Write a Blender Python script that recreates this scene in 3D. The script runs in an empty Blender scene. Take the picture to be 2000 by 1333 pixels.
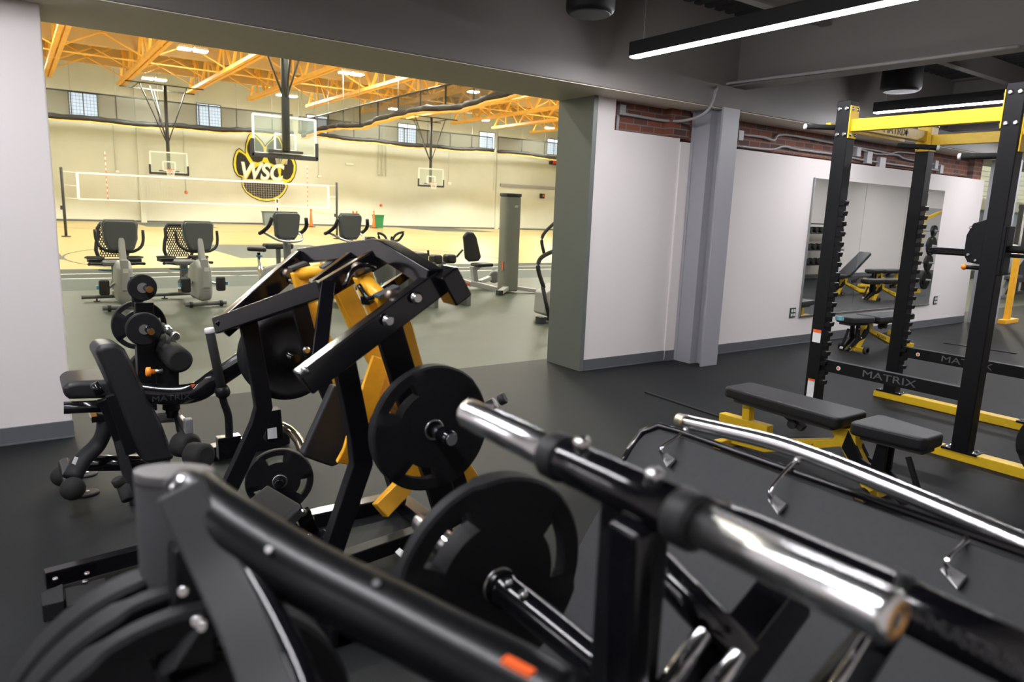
import bpy, math, random
from mathutils import Vector, Matrix
random.seed(7)
S = bpy.context.scene
COL = S.collection

# ---------------------------------------------------------------- camera
cam_data = bpy.data.cameras.new('camera')
cam = bpy.data.objects.new('camera', cam_data); COL.objects.link(cam)
cam_data.sensor_width = 36.0
cam_data.lens = 1376.3 * 36.0 / 2000.0
cam_data.clip_start = 0.02; cam_data.clip_end = 300
def cam_rows():
    p, ro, ya = math.radians(10.501), math.radians(2.1838), math.radians(35.3767)
    cy, sy, cp, sp, cr, sr = math.cos(ya), math.sin(ya), math.cos(p), math.sin(p), math.cos(ro), math.sin(ro)
    P = Matrix(((1, 0, 0), (0, cp, -sp), (0, sp, cp))); R = Matrix(((cr, -sr, 0), (sr, cr, 0), (0, 0, 1)))
    return R @ P @ Matrix(((cy, -sy, 0), (0, 0, -1), (sy, cy, 0)))
_M = cam_rows()
_r, _d, _f = _M[0], _M[1], _M[2]
cam.matrix_world = Matrix(((_r[0], -_d[0], -_f[0], 0), (_r[1], -_d[1], -_f[1], 0), (_r[2], -_d[2], -_f[2], 1.6), (0, 0, 0, 1)))
cam_data.dof.use_dof = True
cam_data.dof.focus_distance = 5.5
cam_data.dof.aperture_fstop = 2.8
S.camera = cam

# ---------------------------------------------------------------- light and exposure
S.view_settings.view_transform = 'Standard'
S.view_settings.look = 'None'
S.view_settings.gamma = 1.0
S.view_settings.use_curve_mapping = False
S.view_settings.exposure = 0.0
w = bpy.data.worlds.new('overcast_sky'); S.world = w; w.use_nodes = True
w.node_tree.nodes['Background'].inputs[0].default_value = (0.62, 0.78, 1.0, 1)
w.node_tree.nodes['Background'].inputs[1].default_value = 1.6
LAMP = 125.0          # linear lamps of the weight room
GYML = 385.0          # high bay lamps of the gym
HALL = 16.0          # lamps over the green hall floor

# ---------------------------------------------------------------- materials
MATS = {}
def mat(name, color, rough=0.5, metal=0.0, spec=0.5, noise=0.0, nscale=40.0, bump=0.0, coat=0.0, emit=None, estr=0.0):
    m = bpy.data.materials.new(name); m.use_nodes = True
    nt = m.node_tree; b = nt.nodes['Principled BSDF']
    b.inputs['Base Color'].default_value = (*color, 1); b.inputs['Roughness'].default_value = rough
    b.inputs['Metallic'].default_value = metal; b.inputs['Specular IOR Level'].default_value = spec
    b.inputs['Coat Weight'].default_value = coat; b.inputs['Coat Roughness'].default_value = 0.08
    if emit:
        b.inputs['Emission Color'].default_value = (*emit, 1); b.inputs['Emission Strength'].default_value = estr
    if noise or bump:
        tc = nt.nodes.new('ShaderNodeTexCoord'); n = nt.nodes.new('ShaderNodeTexNoise')
        n.inputs['Scale'].default_value = nscale; n.inputs['Detail'].default_value = 5
        nt.links.new(tc.outputs['Object'], n.inputs['Vector'])
        if noise:
            r = nt.nodes.new('ShaderNodeValToRGB')
            r.color_ramp.elements[0].position = .35; r.color_ramp.elements[1].position = .65
            r.color_ramp.elements[0].color = (*[max(0, c * (1 - noise)) for c in color], 1)
            r.color_ramp.elements[1].color = (*[min(1, c * (1 + noise)) for c in color], 1)
            nt.links.new(n.outputs['Fac'], r.inputs['Fac']); nt.links.new(r.outputs['Color'], b.inputs['Base Color'])
        if bump:
            bp = nt.nodes.new('ShaderNodeBump'); bp.inputs['Strength'].default_value = bump; bp.inputs['Distance'].default_value = 0.004
            nt.links.new(n.outputs['Fac'], bp.inputs['Height']); nt.links.new(bp.outputs['Normal'], b.inputs['Normal'])
    MATS[name] = m
    return m
def clear_mat(name, color, opacity, rough=0.5, gloss=False):
    m = bpy.data.materials.new(name); m.use_nodes = True; nt = m.node_tree
    b = nt.nodes['Principled BSDF']; out = nt.nodes['Material Output']
    b.inputs['Base Color'].default_value = (*color, 1); b.inputs['Roughness'].default_value = rough
    t = nt.nodes.new('ShaderNodeBsdfTransparent'); mx = nt.nodes.new('ShaderNodeMixShader')
    mx.inputs['Fac'].default_value = opacity
    nt.links.new(t.outputs[0], mx.inputs[1]); nt.links.new(b.outputs[0], mx.inputs[2]); nt.links.new(mx.outputs[0], out.inputs['Surface'])
    MATS[name] = m; return m

mat('wall_paint', (.71, .665, .65), .75, bump=.05, nscale=90)
mat('wall_paint_warm', (.66, .665, .57), .8, noise=.03, nscale=.7)
mat('beam_paint', (.17, .157, .145), .6, noise=.03, nscale=2)
mat('column_paint', (.12, .135, .125), .4, bump=.04, nscale=60)
mat('steel_column_paint', (.30, .30, .325), .4, bump=.04, nscale=60)
mat('ceiling_dark', (.028, .028, .026), .8, noise=.1, nscale=3)
mat('gym_deck', (.62, .54, .38), .7, noise=.05, nscale=.6)
mat('girder_paint', (.60, .43, .22), .6, noise=.06, nscale=.8)
mat('truss_yellow', (.90, .50, .09), .5, noise=.05, nscale=2)
mat('vinyl_base', (.10, .105, .115), .45)
mat('conduit', (.33, .32, .33), .4)
mat('black_powder', (.0045, .005, .0065), .45, spec=.22, bump=.02, nscale=200)
mat('black_gloss', (.004, .004, .0055), .16, spec=.4, coat=.35)
mat('black_matte', (.010, .010, .011), .55, spec=.3)
mat('plate_rubber', (.008, .0082, .0095), .6, spec=.22, noise=.12, nscale=60, bump=.05)
mat('guard_grey', (.04, .041, .043), .36, coat=.15)
mat('soffit_bounce_tint', (.64, .57, .46), .6)  # beam underside made paler and warmer: gym floor bounce light put into the colour
mat('panel_rubber', (.016, .018, .021), .6, noise=.08, nscale=60, bump=.1)
mat('tower_grey', (.17, .18, .155), .4)
mat('brass_chrome', (.75, .62, .45), .2, metal=1)
mat('vinyl_pad', (.016, .0165, .0185), .45, spec=.4, noise=.1, nscale=80, bump=.12)
mat('foam_grip', (.013, .013, .013), .8, spec=.3, noise=.1, nscale=120, bump=.15)
mat('grey_plastic', (.16, .165, .17), .5, noise=.05, nscale=60)
mat('dark_grey_plastic', (.055, .06, .063), .55)
mat('post_grey', (.013, .014, .016), .6, spec=.25)
mat('cap_grey', (.12, .115, .115), .55)
mat('tube_black', (.004, .0045, .0055), .32, spec=.28)
mat('guard_matte', (.035, .036, .038), .6, spec=.25)
mat('console_grey', (.085, .095, .10), .5)
mat('letter_faint', (.022, .022, .023), .5)
mat('sleeve_chrome', (.95, .95, .96), .22, metal=1)
mat('light_grey_plastic', (.34, .345, .34), .45)
mat('machine_yellow', (.88, .44, .025), .35, noise=.04, nscale=30)
mat('rack_yellow', (.80, .52, .02), .38, noise=.04, nscale=30)
mat('chrome', (.78, .78, .80), .16, metal=1)
mat('steel', (.55, .55, .56), .3, metal=1)
mat('bolt_steel', (.62, .62, .62), .25, metal=1)
mat('brass', (.75, .42, .13), .3, metal=1)
mat('orange_plastic', (.95, .28, .02), .4)
mat('blue_plastic', (.06, .30, .50), .4)
mat('teal_plastic', (.20, .55, .62), .5)
mat('cone_orange', (.95, .16, .02), .5)
mat('cone_white', (.85, .85, .82), .5)
mat('chain_yellow', (.80, .95, .20), .5)
mat('bin_grey', (.17, .22, .23), .6)
mat('bin_green', (.02, .20, .07), .5)
mat('white_paint', (.85, .84, .80), .5)
mat('label_white', (.75, .76, .78), .5)
mat('label_orange', (.85, .12, .02), .5)
mat('letter_grey', (.10, .10, .105), .4)
mat('letter_dark', (.03, .025, .01), .5)
mat('paw_yellow', (.93, .72, .03), .6)
mat('paw_black', (.022, .018, .016), .7, noise=.15, nscale=8)
mat('letter_white', (.92, .90, .84), .6)
mat('mirror_glass', (.90, .92, .91), .01, metal=1)
mat('mirror_edge', (.35, .37, .37), .3, metal=1)
mat('socket_dark', (.03, .03, .03), .5)
mat('socket_face', (.68, .66, .66), .4)
mat('exit_red', (.3, .01, .01), .5, emit=(1, .03, .02), estr=1.2)
mat('lamp_strip', (1, 1, 1), .5, emit=(.97, .96, 1.0), estr=LAMP)
mat('lamp_gym', (1, 1, 1), .5, emit=(1.0, 1.0, .87), estr=GYML)
mat('lamp_hall', (1, 1, 1), .5, emit=(1.0, .93, .75), estr=HALL)
mat('lamp_body', (.03, .032, .036), .5)
mat('window_pane', (.5, .6, .7), .3, emit=(.66, .82, 1.0), estr=2.6)
mat('window_frame', (.10, .09, .08), .5)
mat('padding_black', (.02, .02, .022), .6)
mat('rim_orange', (.9, .14, .02), .4)
mat('ball_white', (.62, .62, .62), .5)
mat('wood_ply', (.45, .17, .05), .5)
clear_mat('board_glass', (.50, .62, .55), .16, .05)
clear_mat('net_grey', (.075, .075, .06), .70, .8)
clear_mat('net_cord', (.78, .74, .62), .9, .8)

def brick_mat():
    m = bpy.data.materials.new('brick'); m.use_nodes = True; nt = m.node_tree; b = nt.nodes['Principled BSDF']
    tc = nt.nodes.new('ShaderNodeTexCoord'); mp = nt.nodes.new('ShaderNodeMapping'); br = nt.nodes.new('ShaderNodeTexBrick')
    mp.inputs['Rotation'].default_value = (math.radians(90), 0, 0)
    nt.links.new(tc.outputs['Object'], mp.inputs['Vector']); nt.links.new(mp.outputs[0], br.inputs['Vector'])
    br.inputs['Color1'].default_value = (.20, .062, .032, 1); br.inputs['Color2'].default_value = (.055, .035, .033, 1)
    br.inputs['Mortar'].default_value = (.17, .15, .14, 1); br.inputs['Scale'].default_value = 1
    br.inputs['Mortar Size'].default_value = .007; br.inputs['Brick Width'].default_value = .20; br.inputs['Row Height'].default_value = .068
    br.inputs['Bias'].default_value = -.25
    nt.links.new(br.outputs['Color'], b.inputs['Base Color']); b.inputs['Roughness'].default_value = .8
    MATS['brick'] = m
brick_mat()
def rubber_mat(name, base, fleck, rough, amount, stain):
    m = bpy.data.materials.new(name); m.use_nodes = True; nt = m.node_tree; b = nt.nodes['Principled BSDF']
    tc = nt.nodes.new('ShaderNodeTexCoord')
    n = nt.nodes.new('ShaderNodeTexNoise'); n.inputs['Scale'].default_value = 260; n.inputs['Detail'].default_value = 2
    n2 = nt.nodes.new('ShaderNodeTexNoise'); n2.inputs['Scale'].default_value = 1.6; n2.inputs['Detail'].default_value = 6
    r = nt.nodes.new('ShaderNodeValToRGB'); r.color_ramp.elements[0].position = .52; r.color_ramp.elements[1].position = .70
    r.color_ramp.elements[0].color = (*base, 1); r.color_ramp.elements[1].color = (*fleck, 1)
    mx = nt.nodes.new('ShaderNodeMix'); mx.data_type = 'RGBA'; mx.blend_type = 'MULTIPLY'
    r2 = nt.nodes.new('ShaderNodeValToRGB'); r2.color_ramp.elements[0].color = (stain, stain, stain, 1); r2.color_ramp.elements[0].position = .3; r2.color_ramp.elements[1].position = .7
    nt.links.new(tc.outputs['Object'], n.inputs['Vector']); nt.links.new(tc.outputs['Object'], n2.inputs['Vector'])
    nt.links.new(n.outputs['Fac'], r.inputs['Fac']); nt.links.new(n2.outputs['Fac'], r2.inputs['Fac'])
    mx.inputs['Factor'].default_value = 1
    nt.links.new(r.outputs['Color'], mx.inputs[6]); nt.links.new(r2.outputs['Color'], mx.inputs[7]); nt.links.new(mx.outputs[2], b.inputs['Base Color'])
    b.inputs['Roughness'].default_value = rough; b.inputs['Specular IOR Level'].default_value = amount
    bp = nt.nodes.new('ShaderNodeBump'); bp.inputs['Strength'].default_value = .12; bp.inputs['Distance'].default_value = .003
    nt.links.new(n.outputs['Fac'], bp.inputs['Height']); nt.links.new(bp.outputs['Normal'], b.inputs['Normal'])
    MATS[name] = m
rubber_mat('rubber_black', (.0125, .0145, .0155), (.024, .026, .027), .6, .16, .72)
rubber_mat('rubber_green', (.055, .068, .048), (.08, .094, .068), .5, .2, .86)
rubber_mat('rubber_track', (.055, .072, .06), (.07, .088, .073), .6, .12, .93)
rubber_mat('rubber_lane', (.030, .04, .028), (.038, .048, .034), .6, .12, .93)
rubber_mat('court_grey', (.105, .115, .10), (.12, .13, .115), .6, .12, .95)
def wood_mat():
    m = bpy.data.materials.new('court_wood'); m.use_nodes = True; nt = m.node_tree; b = nt.nodes['Principled BSDF']
    tc = nt.nodes.new('ShaderNodeTexCoord'); mp = nt.nodes.new('ShaderNodeMapping'); n = nt.nodes.new('ShaderNodeTexNoise')
    mp.inputs['Scale'].default_value = (.25, 6, 1); n.inputs['Scale'].default_value = 1.2; n.inputs['Detail'].default_value = 4
    r = nt.nodes.new('ShaderNodeValToRGB')
    r.color_ramp.elements[0].color = (.42, .33, .115, 1); r.color_ramp.elements[1].color = (.49, .375, .15, 1)
    r.color_ramp.elements[0].position = .35; r.color_ramp.elements[1].position = .65
    nt.links.new(tc.outputs['Object'], mp.inputs['Vector']); nt.links.new(mp.outputs[0], n.inputs['Vector'])
    nt.links.new(n.outputs['Fac'], r.inputs['Fac']); nt.links.new(r.outputs['Color'], b.inputs['Base Color'])
    b.inputs['Roughness'].default_value = .3; MATS['court_wood'] = m
wood_mat()

# ---------------------------------------------------------------- mesh helpers
class MB:
    def __init__(s): s.v = []; s.f = []; s.sm = []
    def add(s, vs, fs, smooth=False):
        o = len(s.v); s.v += [tuple(v) for v in vs]
        for f in fs: s.f.append([i + o for i in f]); s.sm.append(smooth)
        return s
    def box(s, c, d, rot=None):
        vs = []
        for x in (-.5, .5):
            for y in (-.5, .5):
                for z in (-.5, .5):
                    q = Vector((x * d[0], y * d[1], z * d[2]))
                    if rot is not None: q = rot @ q
                    vs.append(Vector(c) + q)
        return s.add(vs, [(0, 1, 3, 2), (4, 6, 7, 5), (0, 4, 5, 1), (2, 3, 7, 6), (0, 2, 6, 4), (1, 5, 7, 3)])
    def bb(s, a, b):
        return s.box([(a[i] + b[i]) / 2 for i in range(3)], [abs(b[i] - a[i]) for i in range(3)])
    def sweep(s, pts, prof, up=(0, 0, 1), smooth=False, closed=False, scales=None):
        P = [Vector(p) for p in pts]; n = len(P); k = len(prof); up = Vector(up); rings = []; last = None
        for i in range(n):
            if closed: t = (P[(i + 1) % n] - P[i - 1])
            else:
                a = (P[i] - P[i - 1]).normalized() if i > 0 else None; b = (P[i + 1] - P[i]).normalized() if i < n - 1 else None
                t = (a + b) if a is not None and b is not None else (a if a is not None else b)
            t.normalize()
            u = up - t * up.dot(t)
            if u.length < .05: u = (last if last is not None else Vector((1, 0, 0))) ; u = u - t * u.dot(t)
            u.normalize(); last = u; sd = t.cross(u)
            m = 1.0
            if not closed and 0 < i < n - 1:
                c = max(.35, math.cos((P[i] - P[i - 1]).angle(P[i + 1] - P[i]) / 2)); m = 1 / c
                bis = ((P[i + 1] - P[i]).normalized() - (P[i] - P[i - 1]).normalized())
            sc = scales[i] if scales else 1.0
            ring = []
            for (x, y) in prof:
                off = sd * (x * sc) + u * (y * sc)
                if m != 1.0 and bis.length > 1e-4:
                    bn = bis.normalized(); off = off + bn * off.dot(bn) * (m - 1)
                ring.append(P[i] + off)
            rings += ring
        fs = []
        for i in range(n if closed else n - 1):
            j = (i + 1) % n
            for q in range(k):
                r = (q + 1) % k; fs.append((i * k + q, i * k + r, j * k + r, j * k + q))
        o = len(s.v); s.add(rings, fs, smooth)
        if not closed:
            s.f.append([o + q for q in range(k)][::-1]); s.sm.append(False)
            s.f.append([o + (n - 1) * k + q for q in range(k)]); s.sm.append(False)
        return s
    def beam(s, pts, w, h, up=(0, 0, 1)):
        return s.sweep(pts, [(-w / 2, -h / 2), (w / 2, -h / 2), (w / 2, h / 2), (-w / 2, h / 2)], up)
    def tube(s, pts, r, n=14, up=(0, 0, 1), curve=0, ry=None, scales=None, closed=False):
        if curve: pts = smooth_path(pts, curve)
        ry = ry or r
        return s.sweep(pts, [(r * math.cos(2 * math.pi * i / n), ry * math.sin(2 * math.pi * i / n)) for i in range(n)], up, True, closed, scales)
    def lathe(s, o, ax, prof, n=32):
        o = Vector(o); ax = Vector(ax).normalized(); u = ax.orthogonal().normalized(); v = ax.cross(u); vs = []; fs = []
        for (t, r) in prof:
            for i in range(n):
                a = 2 * math.pi * i / n; vs.append(o + ax * t + (u * math.cos(a) + v * math.sin(a)) * max(r, .0001))
        k = len(prof)
        for j in range(k - 1):
            for i in range(n): fs.append((j * n + i, j * n + (i + 1) % n, (j + 1) * n + (i + 1) % n, (j + 1) * n + i))
        fs.append(list(range(n))[::-1]); fs.append([(k - 1) * n + i for i in range(n)])
        b = len(s.f); s.add(vs, fs, True); s.sm[-1] = s.sm[-2] = False
        return s
    def cyl(s, a, b, r, n=20, r2=None):
        a = Vector(a); b = Vector(b); L = (b - a).length
        return s.lathe(a, b - a, [(0, r), (L, r if r2 is None else r2)], n)
    def rod(s, a, b, r, n=20, e=.15):
        a = Vector(a); b = Vector(b); L = (b - a).length; c = min(r * e, L * .3)
        return s.lathe(a, b - a, [(0, r - c), (c, r), (L - c, r), (L, r - c)], n)
    def prism(s, poly, depth):
        P = [Vector(p) for p in poly]; n = len(P); d = Vector(depth)
        vs = P + [p + d for p in P]
        fs = [list(range(n))[::-1], [n + i for i in range(n)]] + [(i, (i + 1) % n, n + (i + 1) % n, n + i) for i in range(n)]
        return s.add(vs, fs)
    def sphere(s, c, r, n=12, sz=1.0):
        prof = [(-r * math.cos(math.pi * i / n) * sz, r * math.sin(math.pi * i / n)) for i in range(n + 1)]
        return s.lathe(c, (0, 0, 1), prof, n * 2)
def smooth_path(pts, sub):
    P = [Vector(p) for p in pts]; out = []
    for i in range(len(P) - 1):
        p0 = P[i - 1] if i > 0 else P[i] * 2 - P[i + 1]; p1 = P[i]; p2 = P[i + 1]; p3 = P[i + 2] if i + 2 < len(P) else P[i + 1] * 2 - P[i]
        for j in range(sub):
            t = j / sub
            out.append(.5 * ((2 * p1) + (p2 - p0) * t + (2 * p0 - 5 * p1 + 4 * p2 - p3) * t * t + (3 * p1 - p0 - 3 * p2 + p3) * t ** 3))
    out.append(P[-1]); return out

def world_loc(o):
    v = Vector((0, 0, 0))
    while o is not None: v += o.location; o = o.parent
    return v
def obj(name, mb, m, parent=None, bevel=0.0, seg=2, label=None):
    me = bpy.data.meshes.new(name); off = world_loc(parent) if parent is not None else Vector((0, 0, 0))
    me.from_pydata([tuple(Vector(v) - off) for v in mb.v], [], mb.f)
    me.polygons.foreach_set('use_smooth', mb.sm); me.update()
    import bmesh
    bm = bmesh.new(); bm.from_mesh(me); bmesh.ops.recalc_face_normals(bm, faces=bm.faces); bm.to_mesh(me); bm.free()
    o = bpy.data.objects.new(name, me); COL.objects.link(o); o.parent = parent
    me.materials.append(MATS[m])
    if bevel:
        b = o.modifiers.new('bevel', 'BEVEL'); b.width = bevel; b.segments = seg; b.limit_method = 'ANGLE'; b.angle_limit = math.radians(40)
        if seg > 2:
            for p in me.polygons: p.use_smooth = True
            wn = o.modifiers.new('normals', 'WEIGHTED_NORMAL'); wn.keep_sharp = False
    if label: o['label'] = label
    return o
def thing(name, label, cat, loc=(0, 0, 0), group=None, rotz=0):
    o = bpy.data.objects.new(name, None); COL.objects.link(o); o.location = loc; o.rotation_euler = (0, 0, rotz); o.empty_display_size = .1
    o['label'] = label; o['category'] = cat
    if group: o['group'] = group
    return o
def tag(o, label, cat, group=None):
    o['label'] = label; o['category'] = cat
    if group: o['group'] = group
    return o
def single(name, mb, m, label, cat, origin=None, group=None, bevel=0, seg=2):
    o = obj(name, mb, m, None, bevel, seg)
    if origin is not None:
        o.data.transform(Matrix.Translation(-Vector(origin))); o.location = origin
    return tag(o, label, cat, group)
def struct(name, mb, m, bevel=0, parent=None):
    o = obj(name, mb, m, parent, bevel)
    if parent is None: o['kind'] = 'structure'
    return o
def stuff(o): o['kind'] = 'stuff'; return o
def dup(root, loc, rotz=0, label=None, group=None):
    r = root.copy(); COL.objects.link(r); r.location = loc; r.rotation_euler = (0, 0, rotz)
    if label: r['label'] = label
    if group: r['group'] = group
    for ch in list(root.children):
        c = ch.copy(); COL.objects.link(c); c.parent = r
        for g in ch.children:
            d = g.copy(); COL.objects.link(d); d.parent = c
    return r
def text(name, body, size, loc, xdir, ydir, m, parent=None, extrude=.001, shear=0, align='CENTER', sx=1.0, bold=0):
    c = bpy.data.curves.new(name, 'FONT'); c.body = body; c.size = size; c.extrude = extrude; c.shear = shear
    c.align_x = align; c.align_y = 'CENTER'; c.offset = bold
    o = bpy.data.objects.new(name, c); COL.objects.link(o)
    x = Vector(xdir).normalized(); y = Vector(ydir); y = (y - x * y.dot(x)).normalized(); z = x.cross(y)
    mt = Matrix(((x[0], y[0], z[0]), (x[1], y[1], z[1]), (x[2], y[2], z[2]))).to_4x4()
    off = world_loc(parent) if parent is not None else Vector((0, 0, 0))
    o.matrix_world = Matrix.Translation(Vector(loc) - off) @ mt @ Matrix.Diagonal((sx, 1, 1, 1))
    c.materials.append(MATS[m]); bpy.context.view_layer.update()
    me = bpy.data.meshes.new_from_object(o.evaluated_get(bpy.context.evaluated_depsgraph_get())); mw = o.matrix_world.copy()
    bpy.data.objects.remove(o); me.transform(mw); me.name = name
    o = bpy.data.objects.new(name, me); COL.objects.link(o); o.parent = parent
    if not me.materials: me.materials.append(MATS[m])
    return o
V = Vector
def bolts(pts, ax, r, m, parent, name='bolt', h=.012):
    for p in pts:
        b = MB(); b.lathe(p, ax, [(0, r), (h * .4, r), (h * .4, r * .72), (h, r * .68)], 12); obj(name, b, m, parent)

def plate_mesh(c, ax, R, th, rot=0.0, holes=3):
    """Rubber grip plate: solid spokes, raised rim and three curved hand holes."""
    c = V(c); ax = V(ax).normalized(); u = V((0, 0, 1)) - ax * ax.z
    u = u.normalized() if u.length > .1 else V((1, 0, 0)); v = ax.cross(u)
    rs = [.115, .19, .58, .61, .81, .85, .97, 1.0]; rs = [r * R for r in rs]; NA = 72
    def thick(i, a):
        solid = not in_win(a, 9)
        if i == 0: return th * .55
        if i == 1: return th * .55
        if i in (2, 3): return th * .5
        if i in (4, 5): return th * (.5 if solid else .30)
        if i == 5: return th * .5
        if i == 6: return th * (.5 if solid else .32)
        return th * (.38 if solid else .22)
    def in_win(a, pad):
        for k in range(holes):
            d = (a - rot - k * 360 / holes + 180) % 360 - 180
            if abs(d) < 21 + pad: return True
        return False
    mb = MB(); n = len(rs); idx = {}
    for sgn in (1, -1):
        for i in range(n):
            for j in range(NA):
                a = j * 360 / NA; ar = math.radians(a)
                idx[sgn, i, j] = len(mb.v); mb.v.append(tuple(c + (u * math.cos(ar) + v * math.sin(ar)) * rs[i] + ax * (sgn * thick(i, a))))
    def cell(i, j):
        if i < 0 or i > n - 2: return False
        return not (i == 3 and in_win((j + .5) * 360 / NA, 0))
    def F(*q): mb.f.append(list(q)); mb.sm.append(True)
    for i in range(n - 1):
        for j in range(NA):
            if not cell(i, j): continue
            k = (j + 1) % NA
            F(idx[1, i, j], idx[1, i + 1, j], idx[1, i + 1, k], idx[1, i, k]); F(idx[-1, i, j], idx[-1, i, k], idx[-1, i + 1, k], idx[-1, i + 1, j])
            if not cell(i - 1, j): F(idx[1, i, j], idx[1, i, k], idx[-1, i, k], idx[-1, i, j])
            if not cell(i + 1, j): F(idx[1, i + 1, j], idx[-1, i + 1, j], idx[-1, i + 1, k], idx[1, i + 1, k])
            if not cell(i, (j - 1) % NA): F(idx[1, i, j], idx[-1, i, j], idx[-1, i + 1, j], idx[1, i + 1, j])
            if not cell(i, k): F(idx[1, i, k], idx[1, i + 1, k], idx[-1, i + 1, k], idx[-1, i, k])
    return mb
def weight_plate(c, ax, R, th, label, rot=0.0, group=None, ring=True, holes=3):
    t = thing('weight_plate', label, 'weight plate', tuple(c), group)
    o = obj('rubber_disc', plate_mesh(c, ax, R, th, rot, holes), 'plate_rubber', t)
    es = o.modifiers.new('edges', 'EDGE_SPLIT'); es.split_angle = math.radians(38)
    if ring:
        a = V(ax).normalized(); b = MB()
        for s in (1, -1):
            b.lathe(V(c) + a * s * th * .5, a * s, [(0, .037), (th * .08, .037), (th * .08, .0285), (0, .0285)], 28)
        obj('steel_hub_ring', b, 'steel', t)
    return t
def pad_poly(cx, cy, L, W0, W1, z, r=.04, ax=(0, 1)):
    """Rounded trapezoid outline, long axis ax, width W0 at the start and W1 at the end."""
    a = V((ax[0], ax[1], 0)).normalized(); b = V((-a.y, a.x, 0)); pts = []
    def corner(px, py, sx, sy, a0):
        for i in range(5):
            t = math.radians(a0 + i * 22.5); pts.append(V((cx, cy, z)) + a * (px + r * math.cos(t)) + b * (py + r * math.sin(t)))
    corner(L / 2 - r, W1 / 2 - r, 1, 1, 0); corner(-L / 2 + r, W0 / 2 - r, -1, 1, 90); corner(-L / 2 + r, -W0 / 2 + r, -1, -1, 180); corner(L / 2 - r, -W1 / 2 + r, 1, -1, 270)
    return pts

# ================================================================ THE SETTING
SOF = 2.72
m = MB(); m.bb((-6, -1.0, -.1), (32, 6.0, 0)); struct('floor', m, 'rubber_black')
m = MB(); m.bb((-6, 6.0, -.1), (45, 13.8, 0)); struct('floor_hall', m, 'rubber_green')
m = MB(); m.bb((-6, 13.8, -.1), (45, 15.8, 0)); struct('floor_track', m, 'rubber_track')
m = MB(); m.bb((-6, 15.8, -.1), (45, 17.8, 0)); struct('floor_lane', m, 'rubber_lane')
m = MB(); m.bb((-6, 17.8, -.1), (45, 50, 0)); struct('floor_court', m, 'court_wood')
m = MB(); m.bb((-6, 15.77, 0), (45, 15.83, .002)); struct('trim_1', m, 'white_paint')
m = MB(); m.bb((-6, 16.72, 0), (45, 16.78, .002)); struct('trim_2', m, 'white_paint')
m = MB(); m.bb((-6, 17.72, 0), (45, 17.84, .002)); struct('trim_3', m, 'court_grey')
for i, (x0, y0, x1, y1) in enumerate(((5.2, 20.6, 9.3, 26.8), (6.0, 42.8, 9.6, 49.2), (24, 43, 29, 49.5), (-2, 20.6, 1, 24))):
    m = MB(); m.bb((x0, y0, 0), (x1, y1, .003)); struct('floor_court_marking_%d' % (i + 1), m, 'court_grey')
m = MB()
for (x, y, r) in ((7.2, 43, 5.9), (7.2, 21, 6.2), (23.4, 43, 5.9)):
    pts = [(x + r * math.cos(math.radians(a)), y + r * math.sin(math.radians(a)), .004) for a in range(0, 360, 6)]
    m.sweep(pts, [(-.025, 0), (.025, 0), (.025, .001), (-.025, .001)], closed=True)
struct('trim_4', m, 'court_grey')

# walls around the weight room
m = MB(); m.bb((-6, 5.36, 0), (.235, 5.9, SOF)); struct('wall_left', m, 'wall_paint', .01)
m = MB(); m.bb((4.70, 5.36, 0), (4.95, 5.9, SOF)); m.bb((4.95, 5.36, 0), (5.90, 5.9, 2.42))
struct('wall_front', m, 'wall_paint')
m = MB(); m.bb((5.90, 5.34, 0), (13.3, 5.9, 2.385)); struct('wall_right', m, 'wall_paint')
m = MB(); m.bb((4.95, 5.46, 2.42), (13.3, 5.89, SOF)); m.bb((5.75, 5.37, 2.42), (6.05, 5.46, SOF)); m.bb((12.9, 5.37, 2.385), (13.2, 5.46, SOF)); struct('wall_brick_band', m, 'brick')
m = MB(); m.bb((-6, -1.15, 0), (32, -1.0, 3.7)); struct('wall_back', m, 'wall_paint')
m = MB(); m.bb((-6.15, -1.15, 0), (-6, 5.9, 3.7)); struct('wall_left_end', m, 'wall_paint')
m = MB(); m.bb((32, -1.15, 0), (32.15, 5.9, 3.7)); struct('wall_right_end', m, 'wall_paint')
# opening column: grey paint wrapped round the end of the wall
m = MB(); m.prism([(4.665, 5.36, 0), (4.70, 5.345, 0), (4.705, 5.345, 0), (4.705, 5.90, 0), (4.665, 5.90, 0)], (0, 0, SOF))
struct('trim_opening', m, 'column_paint')
# header beam over the opening and the wall
m = MB(); m.bb((-6, 5.0, SOF), (32, 5.9, 3.66)); struct('wall_header', m, 'beam_paint', .01)
m = MB(); m.bb((-6, 5.01, SOF - .006), (32, 5.89, SOF + .004)); struct('trim_soffit_bounce', m, 'soffit_bounce_tint')  # thin sheet under the header, its pale colour imitates light bounced from the gym
# H shaped steel column
m = MB(); m.bb((6.04, 4.93, 0), (6.30, 4.955, SOF)); m.bb((6.16, 4.955, 0), (6.18, 5.30, SOF)); m.bb((6.04, 5.30, 0), (6.30, 5.335, SOF)); m.bb((6.05, 5.10, 0), (6.16, 5.30, SOF))
struct('trim_steel_column', m, 'steel_column_paint', .002)
m = MB(); m.bb((13.35, 4.95, 0), (13.62, 5.3, SOF)); struct('trim_steel_column_far', m, 'steel_column_paint', .002)
# baseboards
def base(name, x0, x1, y, x2=None):
    m = MB(); m.bb((x0, y - .012, 0), (x1, y + .004, .115)); m.bb((x0, y - .02, 0), (x1, y, .012)); struct(name, m, 'vinyl_base', .002)
base('baseboard_left', -6, .24, 5.36); base('baseboard_front', 4.71, 5.90, 5.36); base('baseboard_right', 5.90, 13.3, 5.34)
m = MB(); m.bb((-6, -1.0, 0), (32, -.985, .115)); struct('baseboard_back', m, 'vinyl_base')
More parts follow.
